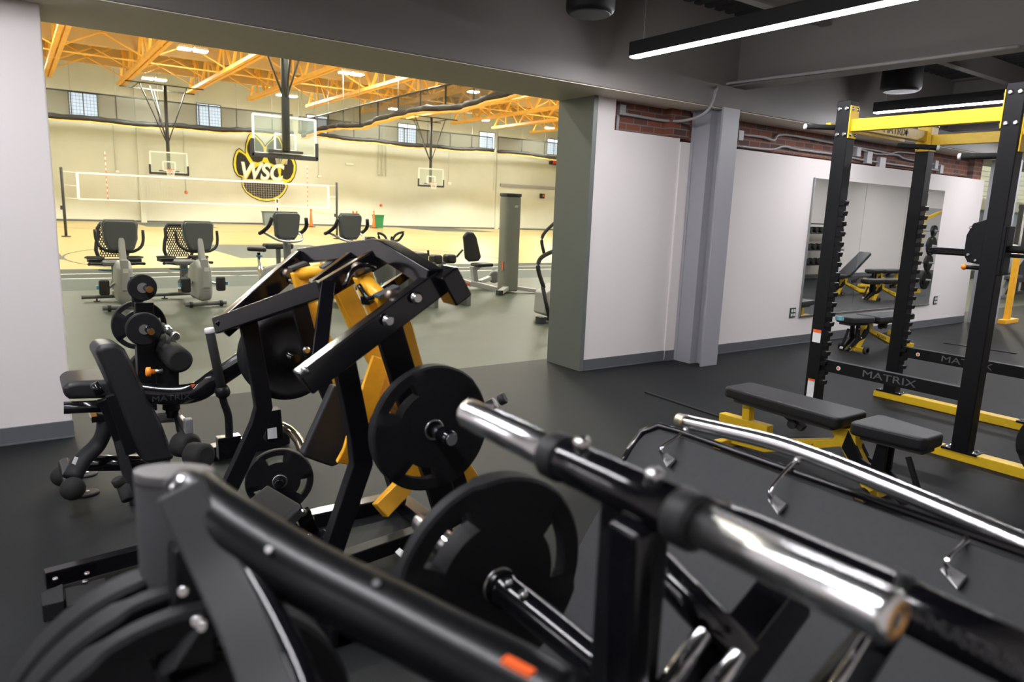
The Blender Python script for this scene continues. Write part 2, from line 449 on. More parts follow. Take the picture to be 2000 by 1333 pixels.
# weight room ceiling: ribbed deck, beams
m = MB(); m.bb((-6, -1.0, 3.66), (32, 5.9, 3.8))
for i in range(250):
    x = -6 + i * .152; m.bb((x, -1.0, 3.625), (x + .075, 5.0, 3.66))
struct('ceiling', m, 'ceiling_dark')
for i, x in enumerate((-3.0, 6.2, 10.9, 15.6, 20.3)):
    m = MB(); m.bb((x, -1, 2.94), (x + .24, 5.0, 2.97)); m.bb((x + .10, -1, 2.97), (x + .14, 5.0, 3.62)); m.bb((x, -1, 3.60), (x + .24, 5.0, 3.625))
    struct('ceiling_beam_%d' % (i + 1), m, 'beam_paint')
for i, y in enumerate((.4, 2.2, 4.0)):
    m = MB(); m.bb((-6, y, 3.38), (32, y + .10, 3.40)); m.bb((-6, y + .04, 3.4), (32, y + .06, 3.62)); struct('ceiling_joist_%d' % (i + 1), m, 'beam_paint')

# gym shell
GZ = 9.5
m = MB(); m.bb((-6, 50, 0), (45, 50.3, GZ)); struct('wall_gym', m, 'wall_paint_warm')
m = MB(); m.bb((-6.3, 5.9, 0), (-6, 50, GZ)); struct('wall_gym_left', m, 'wall_paint_warm')
m = MB(); m.bb((45, 5.9, 0), (45.3, 50, GZ)); struct('wall_gym_right', m, 'wall_paint_warm')
m = MB(); m.bb((-6, 5.9, 3.66), (45, 6.0, GZ)); struct('wall_gym_front', m, 'wall_paint_warm')
m = MB(); m.bb((-6, 5.9, GZ), (45, 50.3, GZ + .2))
for i in range(140):
    y = 6 + i * .315; m.bb((-6, y, GZ - .08), (45, y + .14, GZ))
struct('ceiling_gym', m, 'gym_deck')
m = MB(); m.bb((-6, 49.97, 0), (45, 50, .11)); struct('baseboard_gym', m, 'vinyl_base')
for i, y in enumerate((14, 20, 26.5, 32.5, 38.6, 44.2)):
    m = MB(); m.bb((-6, y, 8.25), (45, y + .35, 9.40)); struct('ceiling_gym_girder_%d' % (i + 1), m, 'girder_paint')
# yellow trusses running away from the viewer, one object each
def truss(n, x):
    z0, z1, y0, y1 = 7.5, 9.38, 7.0, 45.5; m = MB()
    for s in (-.12, .12):
        m.bb((x + s - .085, y0, z0), (x + s + .085, y1, z0 + .15)); m.bb((x + s - .07, y0, z1 - .12), (x + s + .07, y1, z1))
    k = 12; st = (y1 - y0) / k
    for i in range(k):
        a = (x, y0 + i * st, z0 + .05); b = (x, y0 + (i + .5) * st, z1 - .05); c = (x, y0 + (i + 1) * st, z0 + .05)
        m.beam([a, b], .11, .11, (1, 0, 0)); m.beam([b, c], .11, .11, (1, 0, 0)); m.beam([b, (x, y0 + (i + .5) * st, z0 + .05)], .08, .08, (1, 0, 0))
    struct('ceiling_gym_truss_%d' % n, m, 'truss_yellow')
XT = [-1.35, 2.1, 5.45, 8.95, 12.3, 15.9, 19.4, 22.9, 26.4, 29.9, 33.4, 36.9]
for i, x in enumerate(XT): truss(i + 1, x)
# crossed wind braces between trusses
m = MB()
for i in range(len(XT) - 1):
    for y in (16.5, 23.2, 30.2, 36.5, 40.5, 43.5):
        m.beam([(XT[i], y, 7.6), (XT[i + 1], y, 9.3)], .06, .06); m.beam([(XT[i], y, 9.3), (XT[i + 1], y, 7.6)], .06, .06)
struct('ceiling_gym_bracing', m, 'truss_yellow')
m = MB()
for y in (11.5, 24.6, 37.6): m.bb((-6, y, 7.6), (45, y + .06, 7.66))
struct('ceiling_gym_rods', m, 'truss_yellow')
# windows of the gym
for i, (x0, z0, x1, z1) in enumerate(((3.26, 6.05, 4.70, 7.42), (10.18, 6.20, 11.65, 7.55), (17.3, 6.25, 18.8, 7.60), (24.26, 6.33, 25.78, 7.70), (31.47, 6.45, 32.96, 7.75), (38.4, 6.5, 39.9, 7.8))):
    m = MB(); m.bb((x0, 49.96, z0), (x1, 49.975, z1)); f = struct('window_%d' % (i + 1), m, 'window_pane')
    m = MB(); mid = (x0 + x1) / 2
    for x in (x0, x1, mid): m.bb((x - .03, 49.93, z0), (x + .03, 49.98, z1))
    for z in (z0, z1): m.bb((x0, 49.93, z - .03), (x1, 49.98, z + .03))
    for k in range(1, 8):
        x = x0 + (x1 - x0) * k / 8; m.bb((x - .007, 49.95, z0), (x + .007, 49.97, z1))
    for k in range(1, 7):
        z = z0 + (z1 - z0) * k / 7; m.bb((x0, 49.95, z - .007), (x1, 49.97, z + .007))
    obj('window_frame', m, 'window_frame', f)
    m = MB(); m.bb((x0 - .1, 49.88, z0 - .10), (x1 + .1, 49.99, z0 - .03)); obj('window_sill', m, 'white_paint', f)
for i, x in enumerate((6.66, 33.2)):
    m = MB(); m.bb((x, 49.8, 0), (x + .32, 50, GZ)); struct('trim_gym_pilaster_%d' % (i + 1), m, 'wall_paint_warm')

# ================================================================ GYM CONTENTS
# lamps
ln = None
def high_bay(x, y, z=7.9, lbl=''):
    t = thing('high_bay_lamp', lbl, 'lamp', (x, y, z), 'high bay lamps in the gym')
    m = MB(); m.bb((x - .27, y - .24, z + .03), (x + .27, y + .24, z + .14)); m.rod((x, y, z + .16), (x, y, 9.41), .015, 8); obj('housing', m, 'white_paint', t)
    m = MB(); m.bb((x - .25, y - .22, z), (x + .25, y + .22, z + .03)); obj('diffuser', m, 'lamp_gym', t)
    return t
row_names = ['nearest', 'second', 'third', 'fourth', 'farthest']
hb = high_bay(0, 0, 7.9, 'high bay lamp')
cols = [-.2, 7.0, 14.25, 21.0, 28.2, 34.6]
cnames = ['first', 'second', 'third', 'fourth', 'fifth', 'last']
first = True
for ri, y in enumerate((11.5, 18.5, 27.4, 34.6, 44.6)):
    for ci, x in enumerate(cols):
        for k, dx in enumerate((-.32, .32)):
            lb = 'gym lamp, %s of the %s pair from the left in the %s ceiling row' % (('left', 'right')[k], cnames[ci], row_names[ri])
            if first: hb['label'] = lb; hb.location = (x + dx, y, 7.9); first = False
            else: dup(hb, (x + dx, y, 7.9), 0, lb)
# painted paw emblem
PAW_OUT = [(12.731, 49.96, 4.986), (12.505, 49.96, 4.813), (12.337, 49.96, 4.357), (12.278, 49.96, 3.909), (12.351, 49.96, 3.468), (12.540, 49.96, 3.165), (12.825, 49.96, 3.046), (12.794, 49.96, 2.774), (12.829, 49.96, 2.459), (13.042, 49.96, 2.106), (13.440, 49.96, 1.803), (13.937, 49.96, 1.592), (14.492, 49.96, 1.543), (15.010, 49.96, 1.633), (15.443, 49.96, 1.885), (15.737, 49.96, 2.226), (15.913, 49.96, 2.610), (15.893, 49.96, 2.844), (16.136, 49.96, 2.950), (16.384, 49.96, 3.293), (16.529, 49.96, 3.771), (16.536, 49.96, 4.193), (16.408, 49.96, 4.557), (16.170, 49.96, 4.679), (15.930, 49.96, 4.616), (15.739, 49.96, 4.602), (15.702, 49.96, 5.060), (15.707, 49.96, 5.336), (15.438, 49.96, 5.931), (15.208, 49.96, 6.092), (15.020, 49.96, 6.007), (14.875, 49.96, 5.768), (14.545, 49.96, 5.469), (14.425, 49.96, 5.278), (14.272, 49.96, 5.536), (13.962, 49.96, 5.824), (13.697, 49.96, 6.024), (13.427, 49.96, 5.999), (13.286, 49.96, 5.765), (13.139, 49.96, 5.308), (13.081, 49.96, 4.858), (13.098, 49.96, 4.703), (12.904, 49.96, 4.888)]
PAW_YEL = [(12.726, 49.95, 4.918), (12.545, 49.95, 4.763), (12.399, 49.95, 4.339), (12.333, 49.95, 3.912), (12.407, 49.95, 3.493), (12.583, 49.95, 3.226), (12.882, 49.95, 3.104), (12.854, 49.95, 2.777), (12.889, 49.95, 2.485), (13.086, 49.95, 2.153), (13.466, 49.95, 1.859), (13.950, 49.95, 1.653), (14.490, 49.95, 1.609), (14.990, 49.95, 1.693), (15.398, 49.95, 1.934), (15.682, 49.95, 2.261), (15.842, 49.95, 2.625), (15.815, 49.95, 2.896), (16.095, 49.95, 3.014), (16.323, 49.95, 3.322), (16.462, 49.95, 3.776), (16.470, 49.95, 4.178), (16.351, 49.95, 4.511), (16.146, 49.95, 4.617), (15.925, 49.95, 4.559), (15.687, 49.95, 4.529), (15.637, 49.95, 5.055), (15.642, 49.95, 5.307), (15.387, 49.95, 5.894), (15.199, 49.95, 6.032), (15.053, 49.95, 5.955), (14.908, 49.95, 5.725), (14.587, 49.95, 5.427), (14.420, 49.95, 5.178), (14.223, 49.95, 5.496), (13.921, 49.95, 5.775), (13.679, 49.95, 5.959), (13.454, 49.95, 5.939), (13.337, 49.95, 5.742), (13.194, 49.95, 5.298), (13.136, 49.95, 4.861), (13.147, 49.95, 4.616), (12.882, 49.95, 4.819)]
PADS = [[(12.696, 49.94, 4.738), (12.541, 49.94, 4.460), (12.483, 49.94, 4.011), (12.512, 49.94, 3.566), (12.626, 49.94, 3.260), (12.847, 49.94, 3.205), (13.070, 49.94, 3.218), (13.187, 49.94, 3.360), (13.451, 49.94, 3.941), (13.323, 49.94, 4.158), (13.110, 49.94, 4.524), (12.892, 49.94, 4.664)],
 [(13.594, 49.94, 5.768), (13.363, 49.94, 5.503), (13.240, 49.94, 5.137), (13.231, 49.94, 4.824), (13.378, 49.94, 4.521), (13.593, 49.94, 4.176), (13.909, 49.94, 4.130), (14.186, 49.94, 4.240), (14.347, 49.94, 4.592), (14.301, 49.94, 5.132), (14.038, 49.94, 5.516), (13.774, 49.94, 5.784)],
 [(15.197, 49.94, 5.886), (14.771, 49.94, 5.532), (14.558, 49.94, 5.288), (14.504, 49.94, 4.967), (14.493, 49.94, 4.557), (14.691, 49.94, 4.160), (15.014, 49.94, 4.045), (15.440, 49.94, 4.165), (15.614, 49.94, 4.592), (15.544, 49.94, 5.047), (15.469, 49.94, 5.499), (15.313, 49.94, 5.828)],
 [(15.969, 49.94, 4.525), (15.725, 49.94, 4.230), (15.480, 49.94, 3.844), (15.422, 49.94, 3.377), (15.607, 49.94, 3.155), (15.844, 49.94, 3.098), (16.087, 49.94, 3.229), (16.287, 49.94, 3.615), (16.344, 49.94, 4.086), (16.207, 49.94, 4.449)],
 [(13.996, 49.94, 3.955), (14.276, 49.94, 4.178), (14.550, 49.94, 4.060), (14.870, 49.94, 3.874), (15.198, 49.94, 3.872), (15.304, 49.94, 3.370), (15.132, 49.94, 3.059), (13.153, 49.94, 2.997), (13.486, 49.94, 3.582)],
 [(12.931, 49.94, 2.772), (15.648, 49.94, 2.831), (15.739, 49.94, 2.648), (15.589, 49.94, 2.337), (15.297, 49.94, 2.019), (14.820, 49.94, 1.789), (14.212, 49.94, 1.733), (13.574, 49.94, 1.900), (13.129, 49.94, 2.201), (12.938, 49.94, 2.555)]]
pw = thing('paw_emblem', 'black and yellow paw emblem with white WSC letters painted on the gym wall', 'wall emblem', (14.3, 49.95, 3.8))
obj('outline', MB().prism(PAW_OUT, (0, .02, 0)), 'paw_black', pw); obj('yellow_field', MB().prism(PAW_YEL, (0, .02, 0)), 'paw_yellow', pw)
for q in PADS: obj('toe_pad', MB().prism(q, (0, .02, 0)), 'paw_black', pw)
wc = V((14.092, 49.900, 3.490))
text('letters', 'WSC', 1.50, (wc.x, 49.92, wc.z), (1, 0, 0), (0, 0, 1), 'letter_white', pw, .01, .22, sx=.86, bold=.05)
pl = [(12.859, 49.93, 2.967), (15.648, 49.93, 2.994), (15.646, 49.93, 2.915), (12.856, 49.93, 2.885)]
obj('underline', MB().prism(pl, (0, .015, 0)), 'letter_white', pw)

def hoop(px, Y, zc, front, label, top=7.3, thick=.09):
    """front=-1: glass faces the viewer. Board 1.83 x 1.07."""
    t = thing('basketball_hoop', label, 'basketball hoop', (px, Y, zc))
    z0, z1 = zc - .535, zc + .535; x0, x1 = px - .915, px + .915
    m = MB(); m.bb((x0, Y - .008, z0), (x1, Y + .008, z1)); g = obj('backboard', m, 'board_glass', t)
    m = MB()
    for x in (x0, x1): m.bb((x - .03, Y - .02, z0), (x + .03, Y + .02, z1))
    for z in (z0, z1): m.bb((x0, Y - .02, z - .03), (x1, Y + .02, z + .03))
    obj('board_frame', m, 'white_paint', t)
    m = MB(); w_ = .30
    for x in (px - w_, px + w_): m.bb((x - .028, Y - .012, z0 + .12), (x + .028, Y + .012, z0 + .58))
    for z in (z0 + .12, z0 + .58): m.bb((px - w_, Y - .012, z - .028), (px + w_, Y + .012, z + .028))
    obj('target_square', m, 'white_paint', t)
    m = MB(); m.bb((x0 - .07, Y - .05, z0 - .12), (x1 + .07, Y + .05, z0 + .01))
    for x in (x0 - .03, x1 + .03): m.bb((x - .05, Y - .05, z0 - .1), (x + .05, Y + .05, z0 + .40))
    obj('edge_padding', m, 'padding_black', t, .02)
    s = front; yb = Y - s * .10
    m = MB(); m.rod((px, yb, z0 + .1), (px, yb, top), thick); m.bb((px - .5, min(yb, Y) , z0 + .05), (px + .5, max(yb, Y), z0 + .12)); obj('mast', m, 'column_black', t)
    m = MB()
    for sx, yy in ((-1.25, 0), (1.1, 0), (-.2, -s * 2.2), (-.55, -s * 1.2)):
        m.rod((px, yb, zc + .95), (px + sx, yb + yy, top), .028, 8)
    obj('mast_brace', m, 'column_black', t)
    m = MB(); yc = Y + s * .38; zr = z0 + .16
    m.tube([(px + .23 * math.cos(a / 24 * 2 * math.pi), yc + .23 * math.sin(a / 24 * 2 * math.pi), zr) for a in range(24)], .012, 8, closed=True)
    m.bb((px - .1, min(Y, Y + s * .16), zr - .09), (px + .1, max(Y, Y + s * .16), zr)); obj('rim', m, 'rim_orange', t)
    m = MB(); n = 14
    for k in range(n):
        for d in (1, -1):
            pts = []
            for q in range(5):
                r_ = .23 - .022 * q * (1 if q < 4 else .9); a = (k + d * q * .5) / n * 2 * math.pi
                pts.append((px + r_ * math.cos(a), yc + r_ * math.sin(a), zr - q * .105))
            m.tube(pts, .006, 4)
    obj('net', m, 'letter_white', t)
mat('column_black', (.025, .028, .03), .4)
hoop(6.79, 21.5, 3.50, 1, 'large glass basketball hoop hanging nearest, seen from behind its black mast', 7.7, .115)
hoop(7.25, 43, 3.45, -1, 'far basketball hoop left of the paw emblem, facing the room', 7.5)
hoop(23.35, 43, 3.60, -1, 'far basketball hoop right of the paw emblem, facing the room', 7.5)
for (x, y, lb) in ((7.25, 45.2, 'black roof rail carrying the left far hoop'), (23.35, 45.2, 'black roof rail carrying the right far hoop'), (6.8, 20.2, 'black roof rail carrying the nearest hoop')):
    m = MB(); m.bb((x - 1.9, y, 7.42), (x + 1.9, y + .06, 7.48)); m.bb((x - 1.9, y - 2.3, 7.42), (x + 1.9, y - 2.24, 7.48)); m.bb((x - 1.3, y - 2.3, 7.43), (x - 1.25, y, 7.47)); m.bb((x + 1.25, y - 2.3, 7.43), (x + 1.3, y, 7.47))
    single('hoop_roof_rail', m, 'column_black', lb, 'roof rail', (x, y, 7.4))
# hanging divider nets
def hang_net(name, label, pts, z0f, z1f, n, hemr, up_axis, lin=1.0):
    """pts a,b endpoints; z0f/z1f bottom and top height as function of parameter."""
    a, b = V(pts[0]), V(pts[1]); d = (b - a); side = V((0, 0, 1)).cross(d).normalized()
    t = thing(name, label, 'divider net', tuple(a))
    m = MB(); rows = 5; vs = []
    for i in range(n + 1):
        u = i / n; p = a + d * u
        for j in range(rows + 1):
            vv = j / rows; wv = math.sin(u * n * 1.7 + j * .8) * .07 * (1 - vv) + math.sin(u * n * .6) * .1 * (1 - vv)
            q = p + side * wv; vs.append((q.x, q.y, z0f(u) * (1 - vv) + z1f(u) * vv))
    fs = [(i * (rows + 1) + j, (i + 1) * (rows + 1) + j, (i + 1) * (rows + 1) + j + 1, i * (rows + 1) + j + 1) for i in range(n) for j in range(rows)]
    m.add(vs, fs, True); obj('mesh_curtain', m, 'net_grey', t)
    hem = [V(vs[i * (rows + 1)]) for i in range(n + 1)]
    m = MB(); m.tube([h + V((0, 0, .02)) for h in hem], hemr, 8, scales=[.8 + .35 * math.sin(i * 1.3) ** 2 for i in range(n + 1)]); obj('rolled_hem', m, 'padding_black', t)
    m = MB(); m.sweep([h - V((0, 0, hemr * 1.05)) + side * .03 for h in hem], [(-hemr * .6 * lin, -.02 * lin), (hemr * .9 * lin, -.02 * lin), (hemr * .9 * lin, .025 * lin), (-hemr * .6 * lin, .025 * lin)]); obj('yellow_lining', m, 'truss_yellow', t)
    for i in range(0, n + 1, 5):
        m = MB(); p = a + d * (i / n); m.bb((p.x - .025, p.y - .025, z0f(i / n)), (p.x + .025, p.y + .025, z1f(i / n))); obj('lift_strap', m, 'padding_black', t)
        m = MB(); m.rod((p.x, p.y, z1f(i / n)), (p.x, p.y, GZ - .05), .012, 6); obj('hanger', m, 'light_grey_plastic', t)
    m = MB(); m.tube([a + V((0, 0, z1f(0))), b + V((0, 0, z1f(1)))], .04, 8); obj('head_pipe', m, 'column_black', t)
    return t
sag = lambda u, k, d: d * abs(math.sin(u * math.pi * k))
hang_net('divider_net', 'long grey divider net gathered up across the court, running away from the room', ((14.0, 16.5, 0), (14.0, 41.2, 0)), lambda u: 5.42 + .10 * math.sin(u * 17) , lambda u: 6.22 + .0 * u, 60, .13, 'y', 1.25)
hang_net('divider_net', 'grey divider net gathered up along the far gym wall, below the left windows', ((-5.5, 46.5, 0), (15.2, 46.5, 0)), lambda u: 5.95 - .30 * math.sin(u * math.pi) + .04 * math.sin(u * 30), lambda u: 7.05, 48, .15, 'x')
hang_net('divider_net', 'grey divider net gathered up along the far gym wall, right of the paw', ((15.6, 46.5, 0), (30.5, 46.5, 0)), lambda u: 6.02 - .14 * math.sin(u * math.pi) + .04 * math.sin(u * 22), lambda u: 7.0, 40, .14, 'x')
hang_net('divider_net', 'short grey divider net at the far right corner of the gym', ((31.0, 46.5, 0), (44.5, 46.5, 0)), lambda u: 5.98 + .06 * math.sin(u * 12), lambda u: 7.1, 30, .14, 'x')
# volleyball net
vt = thing('volleyball_net', 'white volleyball net strung between its poles on the wooden court', 'volleyball net', (6.5, 31.5, 1.9))
m = MB(); nx = 95; nz = 10
xa, xb, zb, zt = 2.15, 11.85, 1.42, 2.36
for i in range(nx + 1):
    x = xa + (xb - xa) * i / nx; m.bb((x - .0022, 31.498, zb), (x + .0022, 31.502, zt))
for j in range(nz + 1):
    z = zb + (zt - zb) * j / nz; m.bb((xa, 31.498, z - .0022), (xb, 31.502, z + .0022))
obj('net_mesh', m, 'net_cord', vt)
m = MB(); m.bb((xa, 31.49, zt - .01), (xb, 31.51, zt + .05)); m.bb((xa, 31.49, zb - .03), (xb, 31.51, zb + .02)); m.bb((xa - .05, 31.49, zb), (xa + .04, 31.51, zt)); m.bb((xb - .04, 31.49, zb), (xb + .05, 31.51, zt))
obj('net_band', m, 'letter_white', vt)
for x, s in ((1.65, 1), (12.2, -1)):
    m = MB()
    for z in (zt + .02, (zt + zb) / 2, zb): m.rod((x, 31.5, z + .02), (xa if s > 0 else xb, 31.5, z), .01, 6)
    obj('tie_rope', m, 'letter_white', vt)
for x in (3.1, 10.9):
    m = MB(); m.rod((x, 31.48, zb), (x, 31.48, zt + .85), .012, 6); obj('antenna', m, 'letter_white', vt)
    m = MB()
    for k in range(9): m.rod((x, 31.48, zb + k * .2), (x, 31.48, zb + k * .2 + .1), .014, 6)
    obj('antenna_band', m, 'label_orange', vt)
for x, lb in ((1.65, 'black volleyball pole at the left end of the net'), (12.25, 'black volleyball pole at the right end of the net')):
    m = MB(); m.rod((x, 31.5, 0), (x, 31.5, 2.55), .05, 12); m.lathe((x, 31.5, 0), (0, 0, 1), [(0, .16), (.03, .16), (.04, .06)], 16); m.bb((x - .12, 31.42, 1.0), (x - .02, 31.52, 1.15))
    single('volleyball_pole', m, 'column_black', lb, 'volleyball pole', (x, 31.5, 0), 'volleyball poles')
# cones and chains
def cone(x, y, label):
    t = thing('traffic_cone', label, 'traffic cone', (x, y, 0), 'orange traffic cones on the court')
    m = MB(); m.lathe((x, y, 0), (0, 0, 1), [(.03, .13), (.12, .12), (1.05, .05), (1.1, .05), (1.1, .075), (1.16, .05), (1.22, .03)], 16); obj('cone_body', m, 'cone_orange', t)
    m = MB()
    for z0, z1 in ((.62, .74), (.84, .96)): m.lathe((x, y, 0), (0, 0, 1), [(z0, .128 - z0 * .075), (z1, .128 - z1 * .075)], 16)
    obj('reflective_band', m, 'cone_white', t)
    m = MB(); m.bb((x - .22, y - .22, 0), (x + .22, y + .22, .05)); obj('base', m, 'padding_black', t, .01)
    return t
c0 = cone(16.3, 46.5, 'orange traffic cone between the two upright bikes, in front of the far wall')
for x, y, lb in ((17.2, 41.0, 'orange traffic cone right beside the volleyball net corner, nearer of two'), (17.6, 42.5, 'orange traffic cone beside the volleyball net corner, farther of two'), (21.0, 47.0, 'orange traffic cone by the green bin'),
                 (33.9, 42.0, 'leftmost orange traffic cone right of the grey tower'), (36.2, 44.2, 'middle orange traffic cone of the chained three by the tower'), (37.4, 42.4, 'rightmost orange traffic cone near the room opening')):
    dup(c0, (x, y, 0), 0, lb)
def chain(a, b, lb, dip=.12):
    a = V(a); b = V(b); e = (b - a).normalized() * .13; a = a + e; b = b - e
    pts = [V(a).lerp(V(b), i / 16) - V((0, 0, dip * 4 * (i / 16) * (1 - i / 16))) for i in range(17)]
    m = MB()
    for i in range(16): m.tube([pts[i], pts[i + 1]], .022 if i % 2 else .014, 6)
    single('plastic_chain', m, 'chain_yellow', lb, 'plastic chain', a, 'yellow chains between the cones')
chain((16.3, 46.5, 1.05), (17.6, 42.5, 1.05), 'yellow plastic chain strung left of the volleyball net corner')
chain((17.2, 41.0, 1.08), (21.0, 47.0, 1.05), 'yellow plastic chain strung to the cone by the green bin')
chain((33.9, 42.0, 1.05), (36.2, 44.2, 1.05), 'yellow plastic chain joining the cones nearest the grey tower')
chain((36.2, 44.2, 1.05), (37.4, 42.4, 1.05), 'upper yellow chain to the rightmost cone')
chain((33.9, 42.0, .62), (37.4, 42.4, .62), 'lower yellow chain between the chained cones')
def bin_(x, y, mt, lb):
    t = thing('trash_bin', lb, 'trash bin', (x, y, 0))
    m = MB(); m.prism([(x - .27, y - .22, 0), (x + .27, y - .22, 0), (x + .27, y + .22, 0), (x - .27, y + .22, 0)], (0, 0, .9))
    for i in range(4, 8): v = m.v[i]; m.v[i] = (x + (v[0] - x) * 1.25, y + (v[1] - y) * 1.25, v[2])
    obj('bin_body', m, mt, t); m = MB(); m.bb((x - .37, y - .31, .88), (x + .37, y + .31, .93)); obj('bin_rim', m, 'dark_grey_plastic' if mt == 'bin_grey' else mt, t, .01)
bin_(14.1, 48.6, 'bin_grey', 'grey open trash bin against the far gym wall under the paw')
bin_(21.6, 47.6, 'bin_green', 'dark green bin against the far gym wall right of the upright bikes')
pn = V((15.130, 49.400, 1.321))
t = thing('wall_notice', 'white wall notice with dark print below the paw emblem', 'sign', (pn.x, 49.93, pn.z))
m = MB(); m.bb((pn.x - .14, 49.93, pn.z - .5), (pn.x + .14, 49.95, pn.z + .5)); obj('sheet', m, 'white_paint', t)
m = MB()
for k, (zz, h) in enumerate(((.3, .22), (0, .1), (-.25, .22))): m.bb((pn.x - .05, 49.925, pn.z + zz - h / 2), (pn.x + .07, 49.93, pn.z + zz + h / 2))
obj('print', m, 'letter_dark', t)
# small fixtures of the gym wall
for i, (px, pz_, w_, h_, lb) in enumerate(((5.4, 2.95, .22, .14, 'left of the left far hoop'), (18.0, 3.4, .28, .12, 'right of the paw emblem'), (20.1, 4.4, .6, .12, 'below the third gym window'), (28.6, 3.4, .3, .22, 'right of the right far hoop'))):
    m = MB(); m.bb((px, 49.85, pz_), (px + w_, 50, pz_ + h_)); single('wall_box', m, 'letter_white', 'small white electrical box on the gym wall %s' % lb, 'electrical box', (px, 49.9, pz_), bevel=.02)
for x, z0, z1, lb in ((5.45, 3.05, 6.0, 'thin cream conduit dropping to the box left of the hoop'), (18.1, 3.5, 6.0, 'thin cream conduit dropping right of the paw emblem'), (28.7, 3.6, 6.2, 'thin cream conduit dropping right of the far right hoop'), (33.0, 3.2, 6.2, 'thin cream conduit dropping near the gym corner pilaster'), (9.9 - .55, 2.0, 5.9, 'thin cream conduit dropping to the red call point')):
    m = MB(); m.rod((x, 49.95, z0), (x, 49.95, z1), .03, 8); single('wall_conduit', m, 'wall_paint_warm', lb, 'conduit', (x, 49.95, z0))
for k, x in enumerate((22.7, 23.0, 23.3)):
    m = MB(); m.rod((x, 49.9, 3.85), (x, 49.9, 7.2), .06, 10); m.rod((x, 49.9, 3.8), (x, 49.9, 3.95), .09, 10)
    single('wall_pipe', m, 'wall_paint_warm', '%s of the three cream pipes between the divider net and hoop' % ('leftmost', 'middle', 'rightmost')[k], 'pipe', (x, 49.9, 3.85))
for x, z, lb in ((9.35, 1.95, 'small red call point on the gym wall behind the volleyball net'), (22.9, 1.6, 'small red call point on the gym wall left of the right hoop')):
    m = MB(); m.lathe((x, 49.9, z), (0, -1, 0), [(-.1, .1), (0, .1), (.03, .06)], 14); single('call_point', m, 'label_orange', lb, 'call point', (x, 49.9, z))
ex = V((39.018, 49.600, 5.811))
t = thing('exit_sign', 'red lit EXIT sign on the gym wall at the right edge of the opening', 'exit sign', tuple(ex))
m = MB(); m.bb((ex.x - .3, ex.y - .05, ex.z - .15), (ex.x + .5, 50.0, ex.z + .15)); obj('sign_box', m, 'padding_black', t)
text('letters', 'EXIT', .3, (ex.x + .1, ex.y - .06, ex.z), (1, 0, 0), (0, 0, 1), 'exit_red', t, .005)
aed = V((38.006, 49.600, 2.935))
t = thing('wall_phone', 'small black wall unit with a red mark below the EXIT sign', 'wall unit', tuple(aed))
m = MB(); m.bb((aed.x - .2, 49.7, aed.z - .2), (aed.x + .2, 49.95, aed.z + .2)); obj('housing', m, 'padding_black', t, .02)
m = MB(); m.bb((aed.x - .05, 49.68, aed.z - .08), (aed.x + .12, 49.7, aed.z + .1)); obj('red_mark', m, 'label_orange', t)
m = MB(); a = V((33.602, 49.800, 3.668)); m.bb((a.x, 49.8, a.z - .12), (a.x + 8, 49.95, a.z + .10)); single('door_track', m, 'light_grey_plastic', 'long grey track rail on the gym wall behind the grey tower', 'track rail', tuple(a))

